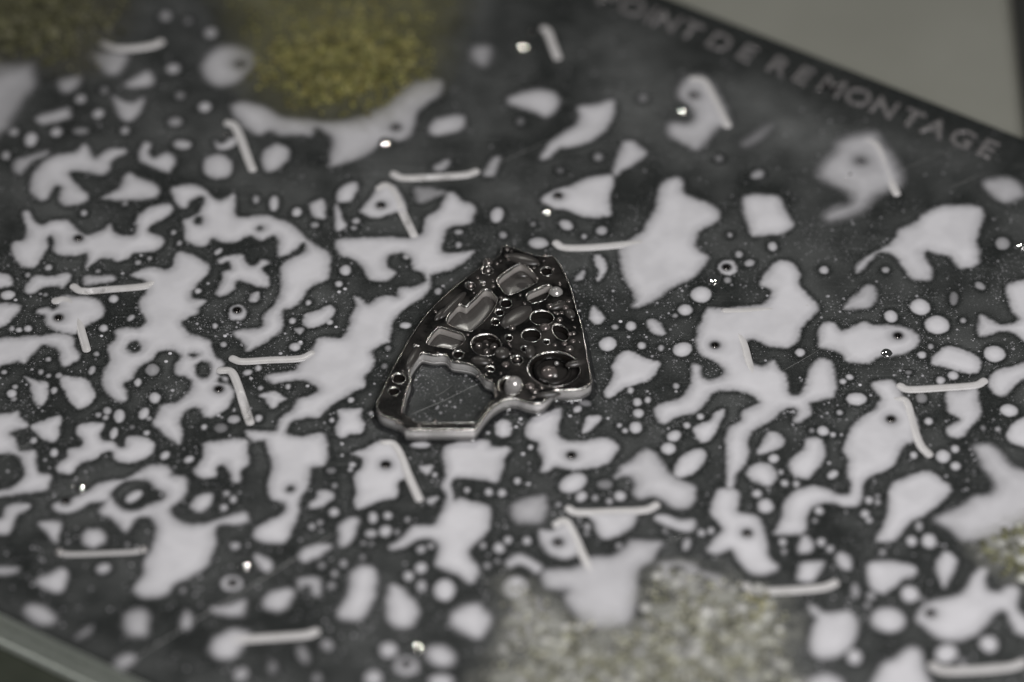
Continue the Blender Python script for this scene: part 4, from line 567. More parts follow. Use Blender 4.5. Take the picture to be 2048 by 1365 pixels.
["rounded milky droplet, second from left, in the tight cluster below the bridge",[-271.4,-515.8,11.0,9.7,0.0,0.85]],
["tiny milky droplet, third from left, in the tight cluster below the bridge",[-269.9,-542.8,5.6,5.0,1.57,0.5]],
["small milky droplet, fourth from left, in the tight cluster below the bridge",[-268.4,-474.5,13.9,8.0,1.57,1]],
["rounded milky droplet, fifth from left, in the tight cluster below the bridge",[-243.6,-509.4,14.4,11.5,1.3,1]],
["small milky droplet, sixth from left, in the tight cluster below the bridge",[-239.6,-469.3,9.7,8.0,1.57,1]],
["tiny milky droplet, seventh from left, in the tight cluster below the bridge",[-221.5,-512.0,6.9,5.0,1.57,0.6]],
["tiny milky droplet, rightmost of eight, in the tight cluster below the bridge",[-201.7,-479.7,6.9,5.0,1.57,0.7]],
["small milky droplet, leftmost of three, between branching puddle's foot and narrow upright puddle",[-385.6,-497.8,8.3,7.0,1.57,0.8]],
["tiny milky droplet, second from left, between branching puddle's foot and narrow upright puddle",[-370.4,-488.7,6.9,5.0,1.57,0.7]],
["small milky droplet, rightmost of three, between branching puddle's foot and narrow upright puddle",[-344.1,-460.2,11.1,9.0,1.57,1]],
["larger milky droplet, leftmost of three, in front of the upright egg puddle",[-259.3,-879.1,20.8,17.0,1.57,0.85]],
["larger milky droplet, second from left, in front of the upright egg puddle",[-232.5,-809.3,19.4,17.0,1.57,0.9]],
["larger milky droplet, rightmost of three, in front of the upright egg puddle",[-132.9,-886.5,24.0,18.1,0.0,0.9]],
["rounded milky droplet, leftmost of five, below the bottom bar groove",[-507.8,-869.4,18.3,13.7,1.21,0.7]],
["faint small milky droplet, second from left, below the bottom bar groove",[-449.4,-852.3,16.7,10.0,1.57,0.35]],
["faint small milky droplet, third from left, below the bottom bar groove",[-393.1,-820.4,23.7,10.5,-1.25,0.45]],
["faint small milky droplet, fourth from left, below the bottom bar groove",[-365.1,-879.1,12.5,10.0,1.57,0.45]],
["rounded milky droplet, rightmost of five, below the bottom bar groove",[-348.6,-797.0,15.0,12.1,-1.11,0.55]],
["rounded milky droplet, leftmost of four, under the elephant shaped puddle",[-781.1,-605.4,14.9,11.8,0.68,0.85]],
["tiny milky droplet, second from left, under the elephant shaped puddle",[-738.6,-545.4,6.9,5.0,1.57,0.5]],
["tiny milky droplet, third from left, under the elephant shaped puddle",[-626.5,-659.8,8.3,6.0,1.57,0.5]],
["small milky droplet, rightmost of four, under the elephant shaped puddle",[-532.0,-548.0,9.7,9.0,1.57,0.8]],
["larger milky droplet in the dark island ringed by the elephant puddle",[-733.0,-419.8,19.3,11.0,0.82,1]],
["faint tiny milky droplet, leftmost of three, above the knobbly puddle at the left",[-947.6,475.3,6.9,6.0,1.57,0.4]],
["small milky droplet, second from left, above the knobbly puddle at the left",[-878.6,364.6,8.3,7.0,1.57,0.8]],
["tiny milky droplet, rightmost of three, above the knobbly puddle at the left",[-796.0,392.5,6.9,6.0,1.57,0.5]],
["tiny milky droplet, leftmost of five, below the knobbly puddle at the left",[-982.0,185.3,6.9,5.0,1.57,0.6]],
["small milky droplet, second from left, below the knobbly puddle at the left",[-940.9,206.7,8.3,7.0,1.57,0.8]],
["tiny milky droplet, third from left, below the knobbly puddle at the left",[-839.8,196.7,5.6,5.0,1.57,0.5]],
["tiny milky droplet, fourth from left, below the knobbly puddle at the left",[-760.0,221.1,6.9,6.0,1.57,0.7]],
["tiny milky droplet, rightmost of five, below the knobbly puddle at the left",[-737.2,232.5,5.6,5.0,1.57,0.6]],
["rounded milky droplet, left of two, below the left end of the middle left groove",[-1017.4,128.4,14.0,12.5,0.0,1]],
["tiny milky droplet, right of two, below the left end of the middle left groove",[-941.8,129.8,5.6,5.0,1.57,0.5]],
["small milky droplet, leftmost of three, between fish puddle and huge winding puddle",[-819.1,35.5,9.7,8.0,1.57,1]],
["small milky droplet, second from left, between fish puddle and huge winding puddle",[-803.8,117.1,11.1,9.0,1.57,1]],
["small milky droplet, rightmost of three, between fish puddle and huge winding puddle",[-765.5,63.5,9.7,5.7,1.05,0.8]],
["tiny milky droplet, leftmost of three, in the row under the wedge puddle at left",[-1002.5,34.1,6.9,5.0,1.57,0.8]],
["tiny milky droplet, second from left, in the row under the wedge puddle at left",[-988.1,30.0,6.9,6.0,1.57,1]],
["small milky droplet, rightmost of three, in the row under the wedge puddle at left",[-970.4,34.1,8.3,7.0,1.57,1]],
["tiny milky droplet, leftmost of six, around the huge winding puddle's inner bays",[-692.1,307.7,6.9,5.0,1.57,0.7]],
["tiny milky droplet, second from left, around the huge winding puddle's inner bays",[-678.4,277.2,6.9,5.0,1.57,0.7]],
["tiny milky droplet, third from left, around the huge winding puddle's inner bays",[-634.4,139.7,6.9,6.0,1.57,1]],
["tiny milky droplet, fourth from left, around the huge winding puddle's inner bays",[-595.8,41.1,6.9,5.0,1.57,1]],
["small milky droplet, fifth from left, around the huge winding puddle's inner bays",[-597.8,252.7,10.5,5.9,0.93,0.9]],
["tiny milky droplet, rightmost of six, around the huge winding puddle's inner bays",[-576.6,-10.4,6.9,6.0,1.57,0.8]],
["tiny milky droplet, leftmost of five, in the dark arch above the goblet puddle",[-1009.6,-86.3,5.6,5.0,1.57,0.8]],
["tiny milky droplet, second from left, in the dark arch above the goblet puddle",[-936.1,-86.3,6.9,5.0,1.57,0.7]],
["tiny milky droplet, third from left, in the dark arch above the goblet puddle",[-923.6,-50.6,5.6,5.0,1.57,0.8]],
["tiny milky droplet, fourth from left, in the dark arch above the goblet puddle",[-920.5,-95.9,5.6,5.0,1.57,0.7]],
["tiny milky droplet, rightmost of five, in the dark arch above the goblet puddle",[-899.7,-95.9,6.9,6.0,1.57,0.7]],
["small milky droplet, leftmost of three, left of the goblet shaped puddle",[-989.5,-145.1,11.1,9.0,1.57,1]],
["tiny milky droplet, second from left, left of the goblet shaped puddle",[-984.4,-160.1,5.6,5.0,1.57,0.6]],
["tiny milky droplet, rightmost of three, left of the goblet shaped puddle",[-984.8,-127.4,5.6,5.0,1.57,0.8]],
["tiny milky droplet, leftmost of three, around the rounded block puddle",[-906.9,-136.9,8.3,6.0,1.57,0.9]],
["tiny milky droplet, second from left, around the rounded block puddle",[-835.0,-82.2,12.2,6.1,1.39,0.8]],
["tiny milky droplet, rightmost of three, around the rounded block puddle",[-828.8,-36.7,5.6,5.0,1.57,0.7]],
["tiny milky droplet, leftmost of five, on the scratched plate above the splash puddle",[-814.8,-203.4,6.9,6.0,1.57,0.7]],
["tiny milky droplet, second from left, on the scratched plate above the splash puddle",[-800.6,-210.1,6.9,6.0,1.57,0.8]],
["small milky droplet, third from left, on the scratched plate above the splash puddle",[-798.7,-192.6,9.7,7.0,1.57,0.8]],
["small milky droplet, fourth from left, on the scratched plate above the splash puddle",[-773.3,-206.1,18.1,10.0,1.57,0.95]],
["faint tiny milky droplet, rightmost of five, on the scratched plate above the splash puddle",[-747.0,-235.7,5.6,5.0,1.57,0.4]],
["small milky droplet, leftmost of five, inside the winding puddle's lower bay",[-741.8,-115.1,11.1,7.0,1.57,1]],
["small milky droplet, second from left, inside the winding puddle's lower bay",[-725.4,-199.3,16.0,9.4,1.34,1]],
["tiny milky droplet, third from left, inside the winding puddle's lower bay",[-714.8,-212.8,5.6,5.0,1.57,0.7]],
["rounded milky droplet, fourth from left, inside the winding puddle's lower bay",[-714.8,-80.8,16.7,13.0,1.57,0.55]],
["rounded milky droplet, rightmost of five, inside the winding puddle's lower bay",[-705.8,-157.4,13.9,11.0,1.57,1]],
["tiny milky droplet, leftmost of three, right of the splash shaped puddle",[-717.6,-251.8,6.9,6.0,1.57,1]],
["small milky droplet, second from left, right of the splash shaped puddle",[-678.3,-311.8,12.0,8.1,1.08,1]],
["small milky droplet, rightmost of three, right of the splash shaped puddle",[-630.9,-322.4,9.9,7.6,0.83,1]],
["tiny milky droplet, left of two, in the dark finger beneath the triangle puddle",[-938.1,-271.9,8.3,6.0,1.57,0.9]],
["small milky droplet, right of two, in the dark finger beneath the triangle puddle",[-895.8,-303.9,11.1,8.0,1.57,1]],
["small milky droplet in the notch of the splash shaped puddle",[-781.4,-253.1,15.1,7.1,1.43,1]],
["tiny milky droplet, leftmost of three, in the bay between winding and bridge puddles",[-605.5,-235.7,6.9,5.0,1.57,1]],
["faint rounded milky droplet, second from left, in the bay between winding and bridge puddles",[-571.9,-238.4,13.0,12.5,0.0,0.35]],
["rounded milky droplet, rightmost of three, in the bay between winding and bridge puddles",[-547.3,-215.5,12.0,11.1,0.0,0.75]],
["small milky droplet, leftmost of three, right of the rounded puddle by the dark island",[-557.3,-448.5,8.3,7.0,1.57,1]],
["tiny milky droplet, second from left, right of the rounded puddle by the dark island",[-553.9,-412.0,6.9,6.0,1.57,0.8]],
["tiny milky droplet, rightmost of three, right of the rounded puddle by the dark island",[-539.7,-427.7,9.7,6.0,1.57,1]],
["small milky droplet, left of two, beside the hooked slanted groove left of bridge",[-525.6,-87.7,9.4,6.6,0.53,0.9]],
["small milky droplet, right of two, beside the hooked slanted groove left of bridge",[-499.2,-211.5,9.7,7.0,1.57,1]],
["tiny milky droplet, leftmost of three, in the dark island of the branching puddle",[-504.2,-75.3,8.3,6.0,1.57,1]],
["tiny milky droplet, second from left, in the dark island of the branching puddle",[-498.3,-130.1,5.6,5.0,1.57,0.8]],
["tiny milky droplet, rightmost of three, in the dark island of the branching puddle",[-443.9,-126.0,6.9,5.0,1.57,1]],
["small milky droplet, left of two, under the right end of the left middle groove",[-433.5,-17.4,11.1,10.0,1.57,1]],
["tiny milky droplet, right of two, under the right end of the left middle groove",[-423.8,-6.3,5.6,5.0,1.57,0.8]]]
MICRO = [[-337.5,145.4,4.0,1],[-349.4,136.9,4.0,1],[-353.0,38.3,3.5,1],[-422.9,-3.5,4.0,1],[-139.5,153.9,4.0,0.5],[217.8,53.7,4.0,1],[233.2,10.4,4.0,0.5],[324.7,-139.7,3.5,0.6],[114.3,-206.1,4.0,0.7],[189.0,-212.8,3.5,0.8],[32.1,-387.1,4.0,1],[21.5,-307.8,4.0,1],[16.7,-214.2,4.0,1],[7.9,-235.7,3.5,1],[-47.1,-251.8,4.5,0.6],[-332.3,-311.8,3.0,1],[-333.1,-281.2,3.5,1],[689.8,-121.9,3.5,1],[618.7,-331.7,4.0,0.7],[-367.9,-509.4,4.0,0.5],[-755.0,241.2,4.0,0.6],[-789.7,189.5,4.0,0.6],[-1001.2,114.2,4.0,0.8],[-952.0,131.2,4.0,0.4],[-821.8,13.2,3.5,1],[-574.6,13.2,4.0,1],[-615.1,161.0,4.0,0.5],[-954.5,-79.5,3.5,0.5],[-672.3,-136.9,4.0,0.7],[-682.2,-35.4,4.0,1],[-689.1,-57.5,4.0,1],[-912.1,-323.8,4.0,0.5],[-578.3,-204.7,4.0,0.8],[-518.1,-104.2,4.0,0.7],[-405.3,-124.7,4.0,0.8],[-461.8,-35.4,4.0,0.7]]
HOLES = [[43.7, 920.2], [383.0, 718.9], [723.8, 520.1], [-576.2, 815.0], [-243.0, 620.3], [94.8, 416.0], [435.5, 208.1], [772.8, 14.6], [-597.0, 601.4], [-269.4, 388.1], [405.7, -11.8], [746.2, -214.2], [-885.4, 291.7], [-553.4, 86.0], [116.3, -310.5], [452.5, -514.6], [793.4, -717.5], [-911.3, 64.9], [-580.8, -132.9], [-246.3, -335.7], [88.4, -538.4], [425.0, -737.5], [-865.0, -431.6], [-533.0, -642.1], [-199.0, -843.7]]
PINS = [[22.3, 874.5], [358.8, 675.9], [699.4, 476.8], [-266.7, 575.7], [71.9, 371.9], [409.0, 171.0], [747.3, -31.2], [1041.2, 272.9], [-839.2, -395.0], [-511.8, -597.8], [-179.9, -801.9]]
SLOTS = [[[-245.3, 479.8], [-226.4, 467.9], [-179.9, 469.3], [-123.1, 473.8], [-92.1, 478.3], [-74.5, 487.2]], [[89.8, 277.2], [106.0, 264.2], [159.0, 264.2], [230.5, 272.9], [266.3, 278.7]], [[428.5, 81.8], [458.7, 81.8], [519.2, 86.0], [571.7, 90.3], [594.2, 97.3]], [[769.0, -124.7], [786.3, -134.2], [847.9, -130.1], [915.7, -123.3], [936.4, -111.0]], [[-886.7, 152.5], [-867.7, 139.7], [-817.5, 144.0], [-747.2, 152.5], [-727.5, 162.5]], [[-557.0, -49.2], [-536.8, -57.5], [-482.1, -53.3], [-422.5, -49.2], [-399.0, -35.4]], [[109.3, -451.1], [126.6, -461.5], [194.3, -458.9], [257.2, -455.0], [278.8, -442.0]], [[446.0, -648.5], [462.6, -662.3], [524.6, -661.1], [591.6, -653.5], [615.9, -642.1]], [[789.3, -847.4], [807.3, -859.6], [868.3, -858.4], [934.5, -851.1], [959.7, -840.0]], [[-867.9, -564.6], [-849.4, -569.7], [-785.3, -567.2], [-725.1, -563.3], [-707.2, -556.9]], [[-522.4, -787.1], [-503.6, -783.4], [-437.8, -777.2], [-390.8, -772.3], [-370.3, -763.6]], [[-871.2, 879.2], [-843.8, 865.0], [-806.6, 863.5], [-764.5, 872.9], [-747.0, 883.9]], [[-595.1, 633.2], [-581.2, 625.6], [-567.3, 590.8], [-549.4, 530.6], [-537.6, 493.2]], [[-274.4, 436.7], [-260.1, 445.6], [-243.2, 421.9], [-224.8, 367.5], [-200.3, 299.0]], [[381.1, 766.8], [403.1, 762.1], [416.9, 728.1], [436.1, 666.8], [450.6, 625.6]], [[740.9, 578.7], [757.9, 565.1], [769.1, 523.1], [781.4, 463.4], [792.5, 421.9]], [[-921.4, 111.4], [-901.4, 114.2], [-882.0, 94.5], [-866.4, 38.3], [-849.5, -24.3]], [[-580.5, -82.2], [-558.5, -85.0], [-544.2, -120.6], [-529.2, -175.0], [-515.5, -223.6]], [[-251.8, -279.9], [-234.1, -281.2], [-219.0, -309.2], [-200.5, -368.7], [-180.2, -426.4]], [[84.9, -492.6], [102.3, -483.6], [118.4, -518.4], [135.2, -569.7], [156.5, -627.0]], [[416.7, 24.4], [442.1, 35.5], [460.9, -3.5], [471.7, -65.7], [480.5, -100.1]], [[757.0, -161.4], [778.4, -168.2], [787.7, -229.0], [799.3, -282.5], [815.3, -309.2]], [[68.3, 926.5], [76.8, 913.9], [86.1, 876.0], [96.5, 835.3]]]
GAPS = [[0, [[-174.8, 469.3], [-140.7, 472.3]]], [4, [[-852.6, 139.7], [-834.5, 141.1]]], [17, [[-533.6, -164.1], [-522.1, -204.7]]], [18, [[-244.6, -298.5], [-238.6, -305.2]]], [13, [[-230.0, 369.0], [-217.4, 348.5]]]]
SCR = [[[-739.9, -857.2], [-307.7, -486.2], 1.6], [[-76.6, 484.2], [89.7, 586.2], 0.8], [[-999.8, -325.1], [-875.4, -210.1], 1.0], [[-201.0, -204.7], [-38.7, -100.1], 0.8], [[532.6, -86.3], [614.9, -24.3], 0.6], [[815.4, -10.4], [763.4, -46.4], 0.6], [[271.5, -222.3], [314.7, -269.2], 0.6], [[294.1, -537.7], [362.2, -505.5], 0.6], [[-152.3, -154.6], [-118.0, -120.6], 0.6], [[227.6, -202.0], [310.0, -262.5], 0.6], [[793.0, 485.7], [965.2, 583.2], 0.6], [[-971.5, -311.8], [-935.4, -269.2], 0.6], [[893.3, 433.8], [984.5, 485.7], 0.6]]
LETTERS = [["P", 204.6, 1021.2], ["O", 256.8, 989.9], ["I", 297.1, 965.7], ["N", 330.9, 945.4], ["T", 379.1, 916.6], ["D", 440.9, 879.5], ["E", 497.1, 845.8], ["R", 562.7, 806.5], ["E", 613.4, 776.1], ["M", 672.9, 740.5], ["O", 726.4, 708.4], ["N", 780.5, 675.9], ["T", 835.6, 642.9], ["A", 883.3, 614.3], ["G", 937.7, 581.7], ["E", 987.4, 551.9]]
BR = {"outline":[[-20.3,235.0],[-12.2,239.3],[11.2,227.8],[38.5,214.9],[64.8,207.7],[81.0,210.6],[87.1,203.4],[103.0,169.2],[117.7,119.5],[129.2,58.9],[138.8,14.2],[147.1,-55.1],[155.2,-120.9],[157.0,-140.0],[151.9,-150.9],[140.0,-159.1],[127.2,-163.1],[104.5,-164.5],[84.8,-164.5],[78.8,-171.3],[72.8,-182.1],[62.9,-194.3],[49.2,-201.0],[27.5,-197.0],[13.8,-188.9],[3.9,-187.5],[-5.9,-187.5],[-20.7,-194.3],[-38.3,-210.5],[-54.9,-236.0],[-65.6,-257.5],[-73.4,-269.5],[-82.1,-270.9],[-140.8,-270.9],[-201.5,-270.9],[-209.3,-268.2],[-219.4,-250.8],[-239.2,-240.1],[-256.0,-230.7],[-264.2,-214.5],[-263.6,-191.6],[-252.5,-157.7],[-236.5,-110.0],[-222.3,-71.6],[-193.5,0.3],[-154.4,70.2],[-104.8,133.6],[-59.6,180.6],[-26.3,209.1]],"window":[[-181.7,-66.1],[-174.8,-63.3],[-156.8,-68.8],[-132.0,-68.8],[-120.0,-85.3],[-102.1,-89.5],[-79.2,-96.3],[-62.3,-115.5],[-53.3,-133.2],[-38.5,-142.8],[-32.5,-164.5],[-31.5,-182.1],[-40.3,-197.0],[-56.9,-223.9],[-67.6,-245.4],[-76.4,-252.1],[-131.2,-253.5],[-180.2,-253.5],[-190.0,-248.1],[-202.0,-237.4],[-213.9,-223.9],[-214.1,-211.8],[-207.9,-167.2],[-200.5,-137.3],[-203.8,-116.8],[-194.3,-88.1]],"pocketA":[[-148.7,5.9],[-139.7,7.3],[-113.7,-3.9],[-97.7,-12.2],[-93.6,-27.4],[-107.4,-46.8],[-121.3,-50.9],[-143.2,-46.8],[-165.1,-41.3],[-169.2,-33.0],[-161.5,-13.6]],"pocketB":[[-56.3,113.8],[-44.2,111.0],[-34.2,98.3],[-29.1,84.2],[-39.1,53.3],[-58.9,21.2],[-78.8,-1.1],[-91.8,-2.5],[-113.8,7.3],[-129.9,19.8],[-129.0,36.5],[-118.2,56.1],[-106.3,71.6],[-92.2,65.9],[-84.3,75.8],[-69.3,95.5]],"pocketC":[[13.1,186.3],[22.2,186.3],[36.4,172.0],[47.4,154.9],[52.4,143.6],[46.3,130.8],[21.1,112.4],[-4.0,99.7],[-16.1,105.3],[-27.2,126.6],[-28.2,143.6],[-9.1,166.3]],"pocketD":[[31.2,101.1],[51.3,115.2],[71.5,126.6],[80.5,120.9],[74.4,101.1],[64.2,84.2],[42.1,75.8],[30.1,87.0]],"bores":[[-51.7,-41.3,30,30.0,0],[83.1,-107.3,52,47.3,0],[-3.0,-153.6,24,24.3,0],[-106.2,-67.5,11,10.1,0],[-223.3,-133.2,14,13.5,0],[-232.5,-168.6,12,10.8,0],[-12.0,74.4,12,12.0,0],[-25.0,49.1,9,9.0,0],[-33.0,22.6,9,9.0,0],[69.7,164.9,12,12.0,0],[60.0,33.7,24,20.3,-0.1],[38.9,-15.0,20,17.6,0],[97.7,-6.6,15,24.3,0.5],[25.8,-52.3,8,8.0,0],[68.7,-33.0,7,7.0,0],[9.9,-82.6,12,12.0,0],[-42.6,-107.3,9,8.1,0],[-6.0,-21.9,8,8.0,0],[-49.5,167.7,12,12.0,0],[-83.5,123.7,10,10.0,0],[-58.4,130.8,5,5.0,0],[-188.9,-48.2,6,6.0,0]],"domes":[["oil",-66.8,-22.2,9,8,8],["oil",-35.9,-25.3,9,9,9],["oil",-50.8,-40.2,9,8,8],["oil",-52.9,-3.5,9,10,10],["oil",-49.9,-19.3,9,4,4],["rosy",73.4,-94.5,9,17,9],["pearl",88.4,-74.6,13,5,5],["pearl",85.2,-108.9,13,5,5],["post",4.0,-142.6,12,21,30],["rosy",35.5,-153.5,26,11,11],["oil",44.4,-166.7,26,10,10],["oil",58.2,-158.1,30,6,6],["pearl",88.5,106.8,26,15,15],["rosy",65.9,8.4,26,12,12],["oil",95.0,28.8,30,7,7],["oil",76.2,66.2,30,8,8],["rosy",107.2,62.4,30,7,7],["oil",0.0,6.1,30,8,8],["oil",-10.0,-7.6,14,8,8],["oil",114.3,-52.5,30,9,9],["rosy",-12.9,-94.2,24,11,11],["oil",-48.6,191.6,28,11,11],["oil",-49.6,181.1,16,10,10],["oil",-83.7,135.4,18,9,9],["oil",-58.5,136.7,24,5,5],["rosy",-20.9,-56.0,24,8,8],["oil",122.6,-9.8,30,6,6],["rosy",121.4,-30.4,28,7,7],["rosy",104.5,-37.4,28,7,7],["oil",85.5,-41.3,30,5,5],["rosy",115.6,-10.8,30,5,5],["oil",-45.6,-95.7,12,9,9],["oil",-44.6,-83.2,31,4,4],["oil",-38.7,-89.6,31,3,3],["oil",-49.5,-92.4,31,3,3],["oil",-63.3,-121.1,31,3,3],["oil",-51.4,-123.9,31,3,3],["oil",-40.5,-137.5,31,3,3],["oil",-68.2,-128.0,31,3,3],["oil",-10.1,229.4,28,6,6],["oil",-11.1,209.1,30,5,5],["oil",66.8,210.6,30,5,5],["oil",44.4,174.3,31,4,4],["oil",82.8,171.4,31,4,4],["oil",50.4,145.8,31,4,4],["oil",-259.0,-226.6,30,5,5],["oil",-221.3,-252.1,30,5,5],["oil",-75.4,-260.7,31,4,4],["oil",-151.5,-221.6,2,4,4],["oil",9.9,-67.1,18,9,9],["oil",121.0,28.0,31,3,3]],"rings":[[79.4,-95.6,14,35,4],[-2.0,-147.7,12,26,2.5]],"bosses":[[9.0,36.5,40,20.0,0.79],[21.3,199.1,36,13.8,-0.33],[-119.3,68.8,46,10.0,0.96],[-196.4,-77.1,34,10.0,1.21],[-19.9,-63.3,16,15.0,-1.31],[-61.5,-85.3,20,11.2,-0.24],[21.2,152.1,14,7.5,-0.0],[116.1,44.9,14,10.0,-1.18],[35.8,-60.6,10,17.5,-0.0],[124.8,-93.6,9,20.0,-1.31],[91.2,67.3,18,10.0,0.47],[-144.1,42.1,20,7.5,1.03],[70.9,-178.1,26,7.5,0.12]]}
RAILX = 1088
MOSS = [["moss_patch","dense olive green moss mound at the far edge of the plate","moss",[[-598,1083],[-156,1116],[-117,1003],[-143,908],[-153,829],[-173,759],[-236,713],[-277,659],[-339,644],[-402,652],[-465,656],[-503,697],[-553,759],[-567,845],[-592,955]],[-353,798,125,94],4600,12,2.8,6,[[0.2,0.192,0.06],[0.16,0.155,0.052],[0.24,0.225,0.085],[0.135,0.133,0.05],[0.28,0.26,0.115],[0.2,0.172,0.055]],"olive",0.72,70],["moss_patch","dim brownish moss filling the far left corner of the frame","moss",[[-1193,1116],[-858,1116],[-820,1019],[-831,923],[-864,852],[-882,798],[-934,782],[-988,798],[-1021,817],[-1168,798]],[-1042,955,170,139],1300,8,4,8,[[0.09,0.088,0.042],[0.07,0.07,0.038],[0.11,0.108,0.055],[0.14,0.135,0.085]],"dim",0.7,50],["lichen_patch","large pale mottled lichen patch along the near frame edge","lichen",[[-9,-633],[53,-671],[119,-734],[223,-746],[253,-671],[273,-608],[359,-621],[435,-646],[481,-684],[518,-696],[535,-759],[518,-833],[517,-954],[-41,-954],[-23,-808],[-13,-709]],[260,-820,330,264],1500,5,3.5,7,[[0.33,0.325,0.24],[0.38,0.375,0.3],[0.25,0.25,0.175],[0.42,0.41,0.34]],"lichen",0.8,46],["lichen_patch","small yellowish grey lichen patch cut by the right frame edge","lichen",[[890,-538],[940,-506],[1040,-467],[1026,-646],[968,-646],[923,-608],[892,-576]],[965,-557,90,83],420,6,4,8,[[0.24,0.235,0.13],[0.2,0.2,0.11],[0.15,0.15,0.08],[0.3,0.3,0.2]],"lichen",0.75,36],["lichen_patch","loose olive flecks at the upper right tip of the pale lichen","lichen",[[434,-659],[473,-652],[495,-690],[492,-759],[467,-808],[440,-771],[423,-709]],[470,-721,50,69],120,5,4,8,[[0.28,0.26,0.14],[0.2,0.2,0.11],[0.34,0.32,0.2]],"lichen",0.5,16]]
TH = math.radians(-30.94); ux, uy = math.cos(TH), math.sin(TH); nx_, ny_ = -uy, ux
def along(a, n): return (a * ux + n * nx_, a * uy + n * ny_)

# ------------------------------------------------------------------ bench, green surface, rail
def sheet(name, pts, z, m):
    return link(name, mesh(name, [(x, y, z) for x, y in pts], [list(range(len(pts)))], m, False))
o = sheet('bench', [(-30000, -30000), (30000, -30000), (30000, 30000), (-30000, 30000)], -112, BENCH); o['kind'] = 'structure'
def box(name, x0, x1, y0, y1, z0, z1, m, bev=4):
    bm = bmesh.new(); bmesh.ops.create_cube(bm, size=1)
    for v in bm.verts: v.co = ((x0 + x1) / 2 * U + v.co.x * (x1 - x0) * U, (y0 + y1) / 2 * U + v.co.y * (y1 - y0) * U, (z0 + z1) / 2 * U + v.co.z * (z1 - z0) * U)
    bmesh.ops.bevel(bm, geom=list(bm.edges), offset=bev * U, segments=2, affect='EDGES')
    me = bpy.data.meshes.new(name); bm.to_mesh(me); bm.free(); me.materials.append(m); return link(name, me)
tag(box('dark_rail', RAILX, RAILX + 500, -200, 3200, -111, -50, RAIL), 'black rail standing on the bench at the right frame edge', 'rail')
g0, g1 = along(-2600, -1060), along(900, -1060); g2, g3 = along(900, -2600), along(-2600, -2600)
cu = slab('green_surface', [[g0, g3, g2, g1]], -111.5, -105, 1.5, [MATG], None, flat=True); tag(cu, 'dark green surface under the near left rim of the plate', 'mat')  # dark green area, darker than the bench

# ------------------------------------------------------------------ the fixture plate
plate = thing('fixture_plate', 'wide dark engraved fixture plate with greenish glassy rim, holes and short grooves', 'plate')
def slot_outline(pts, r):
    P = spl_open(pts, 5); out = []
    T = np.gradient(P, axis=0); T /= np.linalg.norm(T, axis=1)[:, None]; N = np.stack([-T[:, 1], T[:, 0]], 1)
    R = [r * 1.0] * len(P)
    L = P + N * r; Rr = P - N * r
    a1 = math.atan2(T[-1, 1], T[-1, 0]); a0 = math.atan2(T[0, 1], T[0, 0])
    capA = [P[-1] + r * np.array((math.cos(a1 + t), math.sin(a1 + t))) for t in np.linspace(math.pi / 2, -math.pi / 2, 8)[1:-1]]
    capB = [P[0] + r * np.array((math.cos(a0 + t), math.sin(a0 + t))) for t in np.linspace(-math.pi / 2, -3 * math.pi / 2, 8)[1:-1]]
    return np.array(list(L) + capA + list(Rr[::-1]) + capB)
def spl_open(pts, k):
    P = np.asarray(pts, float); Q = np.vstack([2 * P[0] - P[1], P, 2 * P[-1] - P[-2]]); out = []
    for i in range(1, len(Q) - 2):
        a, b, c, d = Q[i - 1:i + 3]
        for j in range(k):
            t = j / k; out.append(.5 * ((2 * b) + (c - a) * t + (2 * a - 5 * b + 4 * c - d) * t * t + (3 * b - a - 3 * c + d) * t ** 3))
    out.append(Q[-2]); return np.array(out)
SL = [slot_outline(s, 10.6 if i != 9 else 5) for i, s in enumerate(SLOTS)]
corner = [along(-1900, -1117), along(1900, -1117), along(1900, 1052), along(-1900, 1052)]
slab('plate_face', [corner] + [circle(x, y, 9.8, 20) for x, y in HOLES] + [L.tolist() for L in SL], -22, 0, 1.2, [PLATE, GROOVE, RIM], plate, flat=True)
pf = plate.children[0].data
for pl in pf.polygons:
    q = pl.center / U; n_ = q.x * nx_ + q.y * ny_
    if pl.material_index == 1 and (n_ > 1046 or n_ < -1111): pl.material_index = 2
c2 = [along(-1899, -1115), along(1899, -1115), along(1899, 1050), along(-1899, 1050)]
slab('plate_core', [c2], -78, -23, 3, [RIM], plate, flat=True)
slab('plate_back', [[along(-1900, -1118), along(1900, -1118), along(1900, 1051), along(-1900, 1051)]], -104, -79, 5, [RIM], plate, flat=True)
# holes: a wet dimpled bore with a raised lip
hp = [(9.9, -.3), (9.3, -2), (8.3, -5), (6.6, -8.5), (4.4, -11), (2.2, -12.3), (.3, -12.8)]
h0 = None
for x, y in HOLES:
    if h0 is None: h0 = lathe('hole', hp, x, y, 0, HOLE, plate, 20)
    else:
        q = h0.copy(); C.objects.link(q); q.parent = plate; q.location = (x * U, y * U, 0)
# pins: flat polished domes
pr = [(62 * math.sin(t), 62 * math.cos(t) - 62 * math.cos(.21) + 2.0) for t in np.linspace(.21, .002, 12)]
pr = [(13.4, 0)] + [(r_, h_) for r_, h_ in pr]
p0 = None
for x, y in PINS:
    if p0 is None: p0 = lathe('pin', pr, x, y, 0, STEEL, plate, 28)
    else:
        q = p0.copy(); C.objects.link(q); q.parent = plate; q.location = (x * U, y * U, 0)
